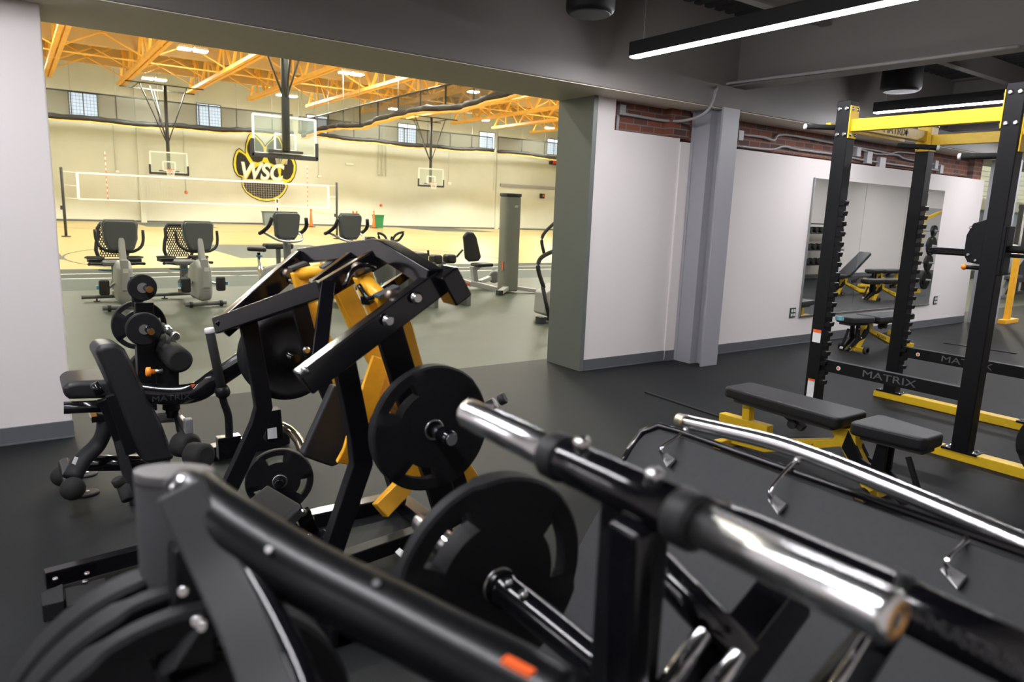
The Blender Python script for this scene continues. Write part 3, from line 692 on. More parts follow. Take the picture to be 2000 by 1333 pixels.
# ---------------------------------------------------------------- exercise machines in the hall
def L2W(root_loc, rz):
    c, s = math.cos(rz), math.sin(rz)
    return None
def recumbent(label):
    t = thing('recumbent_bike', label, 'exercise bike', (0, 0, 0), 'recumbent bikes beyond the opening')
    m = MB(); m.tube([(-.30, 0, .05), (.30, 0, .05)], .035, 12); obj('front_foot', m, 'grey_plastic', t)
    for x in (-.22, .22):
        m = MB(); m.cyl((x - .02, -.02, .045), (x + .02, -.02, .045), .045, 14); obj('transport_wheel', m, 'padding_black', t)
    m = MB(); m.tube([(-.45, 1.15, .07), (.30, 1.15, .07)], .03, 12); obj('rear_foot', m, 'grey_plastic', t)
    m = MB(); m.cyl((-.25, 1.15, 0), (-.25, 1.15, .05), .012, 8); m.lathe((-.25, 1.15, 0), (0, 0, 1), [(0, .05), (.012, .04)], 12); m.cyl((.2, 1.15, 0), (.2, 1.15, .05), .012, 8)
    obj('levelling_foot', m, 'padding_black', t)
    m = MB(); m.prism([(-.10, .0, .08), (-.10, .42, .10), (-.10, .55, .35), (-.10, .40, .62), (-.10, .10, .72), (-.10, -.04, .60), (-.10, -.06, .2)], (.20, 0, 0)); obj('drive_housing', m, 'light_grey_plastic', t, .06, 4)
    m = MB(); m.beam([(0, .02, .55), (0, .17, .95), (0, .20, 1.05)], .085, .10, (0, 1, 0)); m.beam([(0, -.05, .28), (0, .0, .72)], .11, .05, (0, 1, 0)); obj('console_mast', m, 'light_grey_plastic', t, .02, 3)
    for s in (-1, 1):
        m = MB(); m.bb((s * .19, .02, .22), (s * .19 + s * .13, .12, .44)); pd_ = obj('pedal', m, 'padding_black', t, .03, 3)
        m = MB(); m.bb((s * .325, .03, .31), (s * .35, .11, .36)); obj('pedal_strap', m, 'blue_plastic', pd_)
        m = MB(); m.beam([(s * .10, .30, .36), (s * .19, .08, .33)], .03, .03); obj('crank', m, 'steel', t)
    m = MB(); m.prism([(-.185, .16, 1.25), (.185, .16, 1.25), (.215, .16, 1.21), (.20, .14, 1.0), (.15, .12, .87), (.11, .12, .83), (-.11, .12, .83), (-.15, .12, .87), (-.20, .14, 1.0), (-.215, .16, 1.21)], (0, .09, 0))
    c = obj('console', m, 'console_grey', t, .03, 4)
    m = MB(); m.tube([(-.185, .22, 1.255), (.185, .22, 1.255), (.222, .22, 1.21), (.205, .20, 1.0), (.155, .18, .865), (.11, .18, .825), (-.11, .18, .825), (-.155, .18, .865), (-.205, .20, 1.0), (-.222, .22, 1.21)], .014, 8, closed=True); obj('console_rim', m, 'grey_plastic', c)
    m = MB(); m.tube([(-.30, .28, 1.12), (-.295, .25, .98), (-.25, .2, .88), (-.14, .17, .82), (0, .16, .815), (.14, .17, .82), (.25, .2, .88), (.295, .25, .98), (.30, .28, 1.12)], .021, 10, curve=3); obj('handlebar', m, 'padding_black', t)
    m = MB(); m.beam([(0, .4, .18), (0, 1.15, .12)], .08, .06); m.beam([(-.03, .40, .50), (-.03, 1.1, .26)], .05, .05); m.beam([(0, .95, .20), (0, .95, .58)], .10, .08, (0, 1, 0)); obj('frame_rail', m, 'grey_plastic', t)
    m = MB(); m.prism(pad_poly(0, .95, .40, .38, .46, .56, .08), (0, 0, .07)); obj('seat', m, 'grey_plastic', t, .02, 3)
    m = MB(); m.tube([(-.36, .70, .60), (-.30, .78, .60), (0, .85, .58), (.30, .78, .60), (.36, .70, .60)], .022, 8, curve=2); obj('side_handle', m, 'padding_black', t)
    for s in (-1, 1):
        m = MB(); m.tube([(s * .15, .85, .68), (s * .35, .85, .68), (s * .38, .95, .68), (s * .35, 1.1, .68), (s * .15, 1.1, .68)], .014, 6, closed=True); m.bb((s * .17, .86, .61), (s * .35, 1.09, .66)); obj('bottle_tray', m, 'padding_black', t)
    # mesh back: a frame with rows of slots
    m = MB(); zz = [.62, .68, .77, .88, .99, 1.10, 1.17]; ww = [.12, .19, .215, .20, .17, .17, .13]
    out = [(-w_, 1.14 + (z - .62) * .15, z) for z, w_ in zip(zz, ww)] + [(w_, 1.14 + (z - .62) * .15, z) for z, w_ in zip(zz[::-1], ww[::-1])]
    m.tube(out, .028, 8, up=(0, 1, 0), closed=True)
    k = 0
    for z in [.67 + .035 * i for i in range(14)]:
        wv = .16; y = 1.14 + (z - .62) * .15; m.bb((-wv, y - .006, z), (wv, y + .006, z + .011)); k += 1
        for i in range(9):
            x = -wv + (i + (.5 if k % 2 else 0)) * wv * 2 / 9; m.bb((x - .008, y - .006, z), (x + .008, y + .006, z + .035))
    obj('mesh_backrest', m, 'padding_black', t)
    m = MB(); m.tube([(-.22, .93, .50), (-.1, .9, .485), (.1, .9, .485), (.22, .93, .50)], .012, 6); obj('seat_lever', m, 'blue_plastic', t)
    m = MB(); m.bb((-.035, -.098, .54), (.035, -.095, .60)); obj('serial_label', m, 'label_white', t)
    return t
rb = recumbent('grey recumbent exercise bike with mesh seat, leftmost in the bike row'); rb.location = (1.25, 11.2, 0); rb.rotation_euler = (0, 0, math.radians(1))
dup(rb, (2.31, 11.25, 0), math.radians(7), 'grey recumbent exercise bike with mesh seat, second in the bike row')

def upright(label):
    t = thing('upright_bike', label, 'exercise bike', (0, 0, 0), 'upright bikes beyond the opening')
    m = MB(); m.tube([(-.28, 0, .05), (.28, 0, .05)], .035, 12); m.tube([(-.28, 1.0, .05), (.28, 1.0, .05)], .035, 12); m.beam([(0, 0, .07), (0, 1.0, .07)], .07, .05); obj('base_frame', m, 'grey_plastic', t)
    m = MB(); m.prism([(-.09, .0, .08), (-.09, .75, .10), (-.09, .80, .35), (-.09, .60, .60), (-.09, .10, .70), (-.09, -.03, .45)], (.18, 0, 0)); obj('drive_housing', m, 'light_grey_plastic', t, .05, 4)
    m = MB(); m.beam([(0, .02, .5), (0, .05, 1.18)], .085, .10, (0, 1, 0)); obj('console_mast', m, 'grey_plastic', t, .02, 3)
    m = MB(); m.bb((-.02, -.015, .98), (.02, 0.0, 1.03)); obj('serial_label', m, 'label_white', t)
    for s in (-1, 1):
        m = MB(); m.bb((s * .16, .18, .20), (s * .16 + s * .11, .30, .40)); p_ = obj('pedal', m, 'padding_black', t, .03, 3)
        m = MB(); m.bb((s * .275, .20, .29), (s * .30, .28, .33)); obj('pedal_strap', m, 'blue_plastic', p_)
        m = MB(); m.beam([(s * .09, .35, .33), (s * .16, .25, .30)], .03, .03); obj('crank', m, 'steel', t)
    m = MB(); m.prism([(-.17, -.0, 1.44), (.19, -.0, 1.44), (.22, -.0, 1.40), (.17, -.02, 1.13), (.12, -.02, 1.06), (-.12, -.02, 1.06), (-.18, -.02, 1.11), (-.20, -.0, 1.39)], (0, .09, 0)); c = obj('console', m, 'console_grey', t, .03, 4)
    m = MB(); m.tube([(-.17, .06, 1.445), (.19, .06, 1.445), (.225, .06, 1.40), (.175, .04, 1.125), (.12, .04, 1.055), (-.12, .04, 1.055), (-.185, .04, 1.105), (-.205, .06, 1.39)], .014, 8, closed=True); obj('console_rim', m, 'grey_plastic', c)
    m = MB(); m.tube([(-.30, .24, 1.16), (-.28, .06, 1.11), (-.18, -.06, 1.04), (0, -.08, 1.02), (.18, -.06, 1.04), (.26, .06, 1.11), (.25, .24, 1.16)], .018, 10, curve=3); hb_ = obj('handlebar', m, 'steel', t)
    for s in (-1, 1):
        m = MB(); m.tube([(s * .31, .26, 1.13), (s * .33, .14, 1.16), (s * .31, .0, 1.25), (s * .28, -.04, 1.37)], .028, 10, curve=3); obj('grip', m, 'padding_black', hb_)
    m = MB(); m.cyl((0, .80, .35), (0, .86, .80), .028, 12); m.cyl((0, .78, .2), (0, .83, .60), .04, 12); obj('seat_post', m, 'chrome', t)
    m = MB(); m.lathe((0, .84, .74), (0, 0, 1), [(0, .03), (.0, .05), (.02, .05), (.02, .03)], 12); obj('seat_lever', m, 'blue_plastic', t)
    m = MB(); m.prism([(-.14, .98, .82), (.14, .98, .82), (.13, .86, .82), (.05, .74, .82), (.03, .66, .82), (-.03, .66, .82), (-.05, .74, .82), (-.13, .86, .82)], (0, 0, .07)); obj('saddle', m, 'padding_black', t, .03, 4)
    return t
ub = upright('grey upright exercise bike, left of the two standing behind the yellow machine'); ub.location = (3.35, 10.55, 0); ub.rotation_euler = (0, 0, math.radians(14))
dup(ub, (4.42, 10.75, 0), math.radians(14), 'grey upright exercise bike, right of the two standing behind the yellow machine')

# weight bench / back extension seen between the bikes (second bench pad behind upright bike)
def at(root, rz, pts):
    c, s = math.cos(rz), math.sin(rz); return [V((root[0] + x * c - y * s, root[1] + x * s + y * c, z)) for x, y, z in pts]
t = thing('padded_bench', 'black padded bench seat behind the left upright bike', 'bench', (4.105, 13.548, 0.000))
b0 = V((4.105, 13.548, 0.000))
m = MB(); m.prism(pad_poly(b0.x, b0.y, .55, .22, .22, .72, .05, (1, .1)), (0, 0, .10)); obj('pad', m, 'padding_black', t, .03, 3)
m = MB(); m.beam([(b0.x, b0.y, 0.03), (b0.x, b0.y, .72)], .07, .07, (0, 1, 0)); m.beam([(b0.x - .3, b0.y, .03), (b0.x + .3, b0.y, .03)], .06, .06); obj('frame', m, 'grey_plastic', t)

# spin bike
sx_, sy_ = 5.62, 11.6
t = thing('spin_bike', 'silver spin bike with black looped handlebars behind the yellow machine', 'exercise bike', (sx_, sy_, 0))
m = MB()
for s in (-1, 1):
    m.tube([(5.409, 11.500, 0.908), (5.350, 11.500, 1.068), (5.224, 11.500, 1.120), (5.253, 11.500, 0.996)] if s < 0 else [(5.421, 11.400, 0.932), (5.498, 11.400, 1.093), (5.656, 11.400, 1.148), (5.578, 11.400, 1.022), (5.460, 11.400, 0.986)], .022, 8, curve=4)
obj('handlebar', m, 'padding_black', t)
m = MB(); m.prism([(5.010, 11.600, 0.989), (5.067, 11.600, 1.051), (5.201, 11.600, 1.053), (5.260, 11.600, 1.009), (5.202, 11.600, 0.964), (5.048, 11.600, 0.945)], (0, .15, 0)); obj('saddle', m, 'padding_black', t, .02, 3)
m = MB(); m.tube([(5.478, 11.500, 0.998), (5.401, 11.500, 0.728), (5.315, 11.500, 0.186)], .04, 10); m.tube([(5.144, 11.600, 0.954), (5.232, 11.600, 0.451), (5.286, 11.500, 0.050)], .035, 10); m.tube([(5.286, 11.500, 0.078), (5.841, 11.500, 0.030)], .04, 10); obj('frame', m, 'steel', t)
m = MB(); f0 = V((5.382, 11.500, 0.475)); m.lathe(f0 - V((0, .03, 0)), (0, 1, 0), [(0, .24), (.06, .24)], 32); obj('flywheel', m, 'steel', t)
m = MB(); m.prism([(5.444, 11.450, 1.072), (5.522, 11.450, 1.064), (5.484, 11.450, 0.974), (5.425, 11.450, 0.974)], (0, .02, 0)); obj('display', m, 'dark_grey_plastic', t)

# roman chair bench with twin rollers
ry = 10.2
t = thing('back_extension_bench', 'black back extension bench with two hip pads left of the grey tower', 'bench', (6.602, 10.959, 0.000))
for (p, q) in (((842,505), (868,507)), ((872,503), (896,505))):
    pass
for a, b in (((5.563, 10.200, 0.773), (5.734, 10.200, 0.763)), ((5.811, 10.200, 0.779), (6.007, 10.200, 0.769))):
    m = MB(); mid = (V(a) + V(b)) / 2; m.box(mid, (.17, .22, .15)); obj('hip_pad', m, 'vinyl_pad', t, .045, 4)
m = MB(); m.rod((5.547, 10.100, 0.706), (6.047, 10.300, 0.710), .02, 10); m.beam([(5.793, 10.200, 0.720), (5.664, 10.200, 0.444), (5.536, 10.200, 0.152)], .07, .07, (0, 1, 0)); m.beam([(5.535, 10.200, 0.220), (6.224, 10.200, 0.178)], .07, .06); m.beam([(5.664, 10.200, 0.444), (5.824, 10.200, 0.209)], .05, .05, (0, 1, 0)); fx = V((6.184, 10.200, 0.144)); m.bb((fx.x - .04, 10.0, 0), (fx.x + .04, 10.4, fx.z + .03)); fx = V((5.536, 10.200, 0.186)); m.bb((fx.x - .04, 9.95, 0), (fx.x + .04, 10.45, fx.z + .03)); obj('frame', m, 'grey_plastic', t, .01)
for a, b in (((5.515, 10.200, 0.823), (5.504, 10.200, 0.914)), ((6.045, 10.200, 0.803), (6.161, 10.200, 0.922))):
    m = MB(); m.rod(a, b, .018, 10); obj('hand_grip', m, 'padding_black', t)
m = MB()
bx0 = V((5.356, 10.600, 0.837)); bx1 = V((5.740, 10.600, 0.835)); m.bb((bx0.x, 10.6, 0), (bx1.x, 11.1, bx0.z)); single('plyo_box', m, 'dark_grey_plastic', 'dark grey box standing behind the yellow machine, left of the hip pads', 'box', (5.574, 10.600, 0.276), bevel=.02)

# grey cable tower with seat
tx, ty = 7.95, 11.42
t = thing('cable_tower', 'tall grey cable column with black cap standing near the opening column', 'cable tower', (tx, ty, 0))
m = MB(); out = []
for a in range(0, 360, 30): out.append((tx + .185 * (abs(math.cos(math.radians(a))) ** .5) * (1 if math.cos(math.radians(a)) >= 0 else -1), ty + .16 * (abs(math.sin(math.radians(a))) ** .5) * (1 if math.sin(math.radians(a)) >= 0 else -1), .03))
m.prism(out, (0, 0, 1.83)); obj('column', m, 'tower_grey', t, .03, 3)
m = MB(); m.prism([(x * 1.0 + (x - tx) * .04, y + (y - ty) * .04, 1.86) for x, y, z in out], (0, 0, .06)); obj('cap', m, 'padding_black', t, .01)
text('logo_mark', 'm', .10, (tx + .02, ty - .168, 1.68), (1, 0, 0), (0, 0, 1), 'label_white', t, .001, .3)
m = MB(); m.beam([(tx - .1, ty - .1, .10), (tx - .42, ty - .35, .05)], .11, .08); m.beam([(tx + .1, ty - .05, .10), (tx + .48, ty - .30, .05)], .10, .07); obj('foot', m, 'light_grey_plastic', t, .01)
m = MB(); m.box((tx - .44, ty - .37, .05), (.10, .10, .085)); obj('foot_cap', m, 'padding_black', t)
m = MB(); m.bb((tx - .197, ty - .10, .45), (tx - .193, ty - .06, .62)); obj('red_warning_label', m, 'label_orange', t)
t = thing('hip_trainer', 'black padded seat with tall backrest on a silver frame, left of the grey tower', 'exercise seat', (7.2, 12.1, 0))
YS = 12.3
m = MB(); m.prism([(7.458, 12.300, 1.049), (7.540, 12.300, 1.142), (7.687, 12.300, 1.134), (7.764, 12.300, 1.031), (7.890, 12.300, 0.625), (7.830, 12.300, 0.541), (7.608, 12.300, 0.533), (7.520, 12.300, 0.596)], (0, .10, 0)); obj('backrest', m, 'vinyl_pad', t, .035, 4)
m = MB(); m.prism([(7.546, 12.200, 0.531), (7.916, 12.200, 0.538), (7.919, 12.200, 0.464), (7.548, 12.200, 0.459)], (0, -.32, 0)); obj('seat', m, 'vinyl_pad', t, .03, 4)
m = MB(); m.beam([(7.559, 12.100, 0.467), (7.634, 12.100, 0.050)], .12, .10, (1, 0, 0)); m.beam([(7.521, 12.100, 0.126), (7.906, 11.700, 0.024)], .10, .10); m.beam([(7.547, 12.100, 0.095), (7.264, 12.400, 0.206)], .10, .10); m.beam([(7.781, 12.200, 0.119), (8.240, 12.500, 0.174)], .10, .09); m.prism([(7.584, 12.100, 0.467), (7.805, 12.100, 0.464), (7.636, 12.100, 0.352)], (0, .03, 0)); obj('frame', m, 'light_grey_plastic', t, .01)
for q in ((7.063, 12.300, 0.231), (8.330, 12.500, 0.194)):
    m = MB(); m.lathe(V(q), (0, -1, 0), [(0, .13), (.05, .13), (.06, .11)], 24)
    for k in range(6):
        a = k * math.pi / 3; m.bb(V(q) + V((math.cos(a) * .08 - .015, -.07, math.sin(a) * .08 - .015)), V(q) + V((math.cos(a) * .08 + .015, -.06, math.sin(a) * .08 + .015)))
    obj('pulley_wheel', m, 'grey_plastic', t)
m = MB(); m.bb(V((7.322, 12.050, 0.137)), V((7.437, 12.000, 0.098))); obj('red_clip', m, 'label_orange', t)

# stair machine half hidden by the opening column
t = thing('stair_machine', 'black and grey elliptical machine half hidden behind the opening column', 'elliptical machine', (6.6, 8.3, 0))
m = MB(); m.tube([(6.341, 8.200, 0.987), (6.282, 8.200, 1.187), (6.350, 8.200, 1.320), (6.586, 8.200, 1.502)], .025, 10, curve=4); m.tube([(6.282, 8.100, 0.512), (6.175, 8.100, 0.752), (6.168, 8.100, 0.885), (6.255, 8.100, 0.973), (6.533, 8.100, 1.075)], .032, 10, curve=4); obj('moving_handle', m, 'padding_black', t)
m = MB(); m.tube([(6.262, 8.100, 0.528), (6.332, 8.100, 0.299), (6.424, 8.100, 0.028)], .03, 10); m.tube([(6.139, 8.000, 0.037), (6.455, 8.000, -0.028)], .03, 10); m.bb(tuple(V((6.176, 8.000, 0.050)) - V((.05, .06, .06))), tuple(V((6.176, 8.000, 0.050)) + V((.05, .06, .05)))); obj('frame', m, 'padding_black', t)
m = MB(); m.prism([(6.402, 8.200, 0.092), (6.421, 8.200, 0.420), (6.676, 8.200, 0.543), (6.711, 8.200, -0.003)], (0, .3, 0)); obj('shroud', m, 'light_grey_plastic', t, .03, 3)

# ================================================================ WEIGHT ROOM: lamps, pipes, mirror, rack, benches
def linear_lamp(label, x, y0, y1, z=2.78):
    t = thing('linear_lamp', label, 'lamp', (x, (y0 + y1) / 2, z), 'linear lamps of the weight room')
    m = MB(); m.bb((x - .045, y0, z + .012), (x + .045, y1, z + .125)); obj('housing', m, 'lamp_body', t, .003)
    m = MB(); m.bb((x - .038, y0 + .01, z), (x + .038, y1 - .01, z + .012)); obj('diffuser', m, 'lamp_strip', t)
    m = MB()
    for y in (y0 + .12, y1 - .12): m.rod((x, y, z + .12), (x, y, 3.64), .003, 6)
    obj('hanging_cable', m, 'steel', t)
linear_lamp('black linear lamp at top centre, glowing strip closest to the viewer', 4.40, 1.60, 4.60, 2.90)
linear_lamp('black linear lamp hanging behind the top of the rack', 8.55, 1.6, 4.74, 2.90)
linear_lamp('black linear lamp right of the second rack post, farther along', 12.7, 1.6, 4.7, 2.90)
linear_lamp('black linear lamp above the viewer at the left of the room', -.35, .3, 4.6, 2.90)
linear_lamp('black linear lamp at the far left behind the left wall pier', -4.4, .5, 4.6, 2.90)
for i, x in enumerate((16.2, 20.3, 24.4, 28.5)): linear_lamp('black linear lamp seen in the mirror, number %s down the long room' % ('one', 'two', 'three', 'four')[i], x, .8, 4.2, 2.84)
def downlight(x, y, lb):
    t = thing('round_downlight', lb, 'lamp', (x, y, 3.0), 'round ceiling lamps farther down the room')
    m = MB(); m.lathe((x, y, 3.0), (0, 0, 1), [(.01, .13), (.0, .15), (.05, .15), (.12, .10)], 24); m.rod((x, y, 3.1), (x, y, 3.63), .01, 6); obj('housing', m, 'socket_face', t)
    m = MB(); m.lathe((x, y, 2.996), (0, 0, 1), [(0, .12), (.012, .12)], 24); obj('diffuser', m, 'lamp_round', t)
mat('lamp_round', (1, 1, 1), .5, emit=(1, .97, .92), estr=140)
for i, (x, y) in enumerate(((14.6, .6), (17.9, .6), (21.5, .6), (25.5, .6))): downlight(x, y, '%s round ceiling lamp seen in the mirror, counted from the mirror' % ('first', 'second', 'third', 'fourth')[i])
# round ceiling speakers
def speaker(x, y, z, r, label):
    t = thing('ceiling_speaker', label, 'speaker', (x, y, z), 'black cylinder speakers under the ceiling')
    m = MB(); m.lathe((x, y, z), (0, 0, 1), [(0, r * .86), (.012, r * .95), (.03, r), (.30, r * .97), (.36, r * .8), (.40, r * .35), (.42, .03)], 36); obj('cabinet', m, 'black_matte', t)
    m = MB(); m.lathe((x, y, z - .006), (0, 0, 1), [(0, r * .8), (.01, r * .86)], 36); obj('grille', m, 'dark_grey_plastic', t)
    m = MB(); m.rod((x, y, z + .4), (x, y, 3.64), .012, 8); obj('hanger', m, 'steel', t)
speaker(3.50, 4.12, 3.0, .175, 'black cylinder speaker under the ceiling left of the nearest lamp')
speaker(7.85, 4.1, 3.0, .20, 'black cylinder speaker under the ceiling above the rack')
# conduits
def conduit(name, label, pts, r=.014):
    m = MB(); m.tube(pts, r, 10, curve=4); return single(name, m, 'conduit', label, 'conduit', tuple(pts[0]))
conduit('conduit', 'grey conduit bending from the ceiling beam past the steel column to the brick', [(5.101, 5.420, 2.596), (5.723, 5.420, 2.589), (5.830, 5.200, 2.593), (5.812, 4.970, 2.643), (5.900, 4.960, 2.775), (5.940, 4.960, 2.889), (6.150, 4.976, 2.967), (6.150, 3.497, 2.941), (6.150, 2.384, 2.925)])
conduit('conduit', 'short grey conduit dropping behind the first small box on brick', [(5.049, 5.430, 2.577), (5.049, 5.430, 2.424)], .016)
conduit('conduit', 'upper grey conduit along the brick band right of the column', [(6.978, 5.420, 2.561), (7.390, 5.420, 2.568), (7.613, 5.420, 2.552), (7.804, 5.420, 2.634), (9.026, 5.420, 2.620), (10.066, 5.420, 2.607), (10.348, 5.420, 2.601), (10.597, 5.420, 2.641), (11.548, 5.420, 2.660)])
conduit('conduit', 'middle grey conduit dipping along the brick band behind the rack', [(9.375, 5.420, 2.615), (9.912, 5.420, 2.568), (10.523, 5.420, 2.592), (10.799, 5.420, 2.554), (11.884, 5.420, 2.538)])
conduit('conduit', 'lower grey conduit along the brick band right of the column', [(6.840, 5.420, 2.429), (7.561, 5.420, 2.440), (7.809, 5.420, 2.496), (8.131, 5.420, 2.484), (9.056, 5.420, 2.484), (9.831, 5.420, 2.459), (11.858, 5.420, 2.459)])
for i, (p, w_, lb) in enumerate((((5.096, 5.440, 2.632), .08, 'grey junction box on the brick near the opening'), ((6.952, 5.420, 2.547), .09, 'grey junction box on the brick right of the steel column'),
        ((9.466, 5.420, 2.555), .10, 'grey junction box on brick just right of the left rack post'), ((9.754, 5.420, 2.501), .13, 'second grey junction box on brick inside the rack'),
        ((10.112, 5.420, 2.429), .16, 'largest grey junction box on brick inside the rack'), ((11.686, 5.420, 2.533), .10, 'upper grey junction box on brick right of the centre post'), ((11.870, 5.420, 2.476), .10, 'lower grey junction box on brick right of the centre post'))):
    p = V(p); m = MB(); m.box(p, (w_, .06, w_ * 1.25)); single('junction_box', m, 'conduit', lb, 'junction box', tuple(p), 'junction boxes on the brick band', .004)
# mirror of three panes
t = thing('wall_mirror', 'large wall mirror of three panes behind the power rack', 'mirror', (10.17, 5.33, .36))
for k, (x0, x1) in enumerate(((8.41, 9.655), (9.66, 10.80), (10.805, 11.93))):
    m = MB(); m.bb((x0, 5.325, .375), (x1, 5.333, 2.15)); obj('mirror_pane', m, 'mirror_glass', t)
m = MB(); m.bb((8.40, 5.315, .36), (11.94, 5.34, .376)); m.bb((8.395, 5.315, .36), (8.409, 5.34, 2.155)); obj('edge_trim', m, 'mirror_edge', t)
def outlet(x, lb):
    t = thing('wall_outlet', lb, 'outlet', (x, 5.33, .42))
    m = MB(); m.bb((x - .06, 5.328, .36), (x + .06, 5.34, .49)); obj('cover_plate', m, 'socket_dark', t, .003)
    for a in (-.026, .026):
        for b in (-.028, .028):
            m = MB(); m.bb((x + a - .018, 5.324, .425 + b - .018), (x + a + .018, 5.33, .425 + b + .018)); obj('socket', m, 'socket_face', t, .004)
outlet(8.256, 'dark quad wall outlet left of the mirror'); outlet(12.16, 'dark quad wall outlet right of the mirror')

# ---------------- power rack
RX0, RX1, YF, YA = 5.33, 6.62, 2.02, 3.17; PW = .11; RH = 2.52
rk = thing('power_rack', 'tall black power rack with yellow top beams and yellow floor rails', 'power rack', (5.97, 2.6, 0))
def post(x, y, name='upright_post'):
    m = MB(); m.bb((x - PW / 2, y - PW / 2, .07), (x + PW / 2, y + PW / 2, RH)); p = obj(name, m, 'black_powder', rk, .006)
    m = MB(); m.bb((x - PW / 2 - .0, y - PW / 2 - .06, .06), (x + PW / 2, y + PW / 2 + .06, .075)); f = obj('foot_plate', m, 'black_powder', p)
    bolts([(x - .03, y - .085, .072), (x + .03, y + .085, .072), (x - .03, y + .085, .072), (x + .03, y - .085, .072)], (0, 0, 1), .012, 'bolt_steel', p)
    return p
def teeth(p, x, y, sy, z0=.30, n=19, st=.0795):
    for i in range(n):
        z = z0 + i * st; y1 = y + sy * PW / 2
        m = MB(); m.prism([(x - .05, y1, z), (x - .05, y1 + sy * .040, z + .004), (x - .05, y1 + sy * .046, z + .036), (x - .05, y1 + sy * .034, z + .042), (x - .05, y1, z + .036)], (.06, 0, 0))
        obj('hook_tooth', m, 'black_powder', p)
pA = post(RX0, YA); pF = post(RX0, YF); pB = post(RX1, YA); pC = post(RX1, YF)
teeth(pA, RX0, YA, -1); teeth(pB, RX1, YA, -1)
for (x, y) in ((RX0, YA), (RX0, YF)):
    bolts([(x - PW / 2, y + dy, z) for dy in (-.028, .028) for z in (2.46, 2.27)], (-1, 0, 0), .017, 'bolt_steel', {YA: pA, YF: pF}[y])
# yellow rails on the floor
for x, lb in ((RX0, 0), (RX1, 0)):
    m = MB(); m.prism([(x - .05, YA + .14, 0), (x - .05, YA + .14, .05), (x - .05, YA + .10, .07), (x - .05, .6, .07), (x - .05, .6, 0)], (.10, 0, 0)); obj('floor_rail', m, 'rack_yellow', rk, .004)
def plate_y(x, y, z, nx, ny):      # flange plate with four bolts
    m = MB(); m.box((x, y, z), (.008 if nx else .115, .008 if ny else .115, .24)); p = obj('flange_plate', m, 'rack_yellow', rk, .002)
    bolts([(x + nx * .004 + (0 if nx else a), y + ny * .004 + (0 if ny else a), z + b) for a in (-.035, .035) for b in (-.095, .095)], (nx, ny, 0), .013, 'bolt_steel', p)
for x in (RX0, RX1):
    m = MB(); m.bb((x - .03, YF + PW / 2, 2.29), (x + .03, YA - PW / 2, 2.38)); obj('top_beam', m, 'rack_yellow', rk, .004)
    plate_y(x, YA - PW / 2 - .004, 2.36, 0, -1); plate_y(x, YF + PW / 2 + .004, 2.36, 0, 1)
m = MB(); m.bb((RX0 + PW / 2, YA - .03, 2.32), (RX1 - PW / 2, YA + .03, 2.41)); cb = obj('cross_beam', m, 'rack_yellow', rk, .004)
text('lettering', 'MATRIX', .085, ((RX0 + RX1) / 2 + .05, YA - .032, 2.362), (1, 0, 0), (0, 0, 1), 'letter_dark', cb, .001, sx=1.25)
bolts([(RX0 + .48, YA - .03, 2.365), (RX1 - .42, YA - .03, 2.365)], (0, -1, 0), .018, 'letter_dark', cb)
plate_y(RX1 - PW / 2 - .004, YA, 2.36, -1, 0)
m = MB(); m.bb((RX0 + PW / 2, YA + .16, 2.33), (RX1 - PW / 2, YA + .20, 2.38)); obj('rear_brace', m, 'rack_yellow', rk)
m = MB(); m.beam([(RX1, YF + .1, 2.34), (RX1, YF - .45, 2.34)], .06, .09); m.beam([(RX0, YF - .055, 2.24), (RX0 + .1, .7, 2.24)], .06, .09); m.box((RX0 + .02, YF - .06, 2.22), (.115, .01, .26)); obj('side_extension', m, 'rack_yellow', rk, .003)
for (x, y, z, d) in ((RX0, YA + .055, 2.33, (-.18, .16, .0)), (RX0 + .75, YA - .03, 2.25, (.12, -.26, -.02)), (RX0 + .1, YF + .06, 2.08, (-.05, .25, 0))):
    a = V((x, y, z)); b = a + V(d); m = MB(); m.rod(a, b, .020, 14); g = obj('pull_up_grip', m, 'foam_grip', rk); m = MB(); m.rod(b, b + V(d).normalized() * .02, .022, 14); obj('grip_cap', m, 'socket_face', g)
# low cross members with lettering
for x, k in ((RX0, 0), (RX1, 1)):
    m = MB(); m.bb((x - .028, YF + PW / 2, .415), (x + .028, YA - PW / 2, .51)); cm = obj('low_cross_member', m, 'black_powder', rk, .003)
    text('lettering', 'MATRIX', .075, (x - .030, (YA + YF) / 2 - .02, .462), (0, -1, 0), (0, 0, 1), 'letter_grey', cm, .001, sx=1.5)
    m = MB(); m.lathe((x - .028, YA - .20, .462), (-1, 0, 0), [(0, .017), (.002, .017)], 16); obj('round_label', m, 'label_white', cm)
    m = MB(); m.lathe((x - .030, YA - .20, .462), (-1, 0, 0), [(0, .010), (.001, .010)], 12); obj('round_label_mark', m, 'label_orange', cm)
# labels on the left post
m = MB(); m.bb((RX0 - PW / 2 - .001, YA - .035, .64), (RX0 - PW / 2, YA + .035, .74)); obj('upper_label', m, 'label_white', pA)
m = MB(); m.bb((RX0 - PW / 2 - .002, YA - .035, .72), (RX0 - PW / 2 - .001, YA + .035, .745)); obj('upper_label_stripe', m, 'label_orange', pA)
m = MB(); m.bb((RX0 - PW / 2 - .001, YA - .03, .12), (RX0 - PW / 2, YA + .03, .33)); obj('lower_label', m, 'label_white', pA)
m = MB(); m.bb((RX0 - PW / 2 - .002, YA - .03, .318), (RX0 - PW / 2 - .001, YA + .03, .335)); obj('lower_label_stripe', m, 'label_orange', pA)
m = MB(); m.bb((RX0 + PW/2, YA - .055 - .075, .83), (RX0 + .09, YA - .055 - .02, .86)); obj('teal_tag', m, 'teal_plastic', pA)
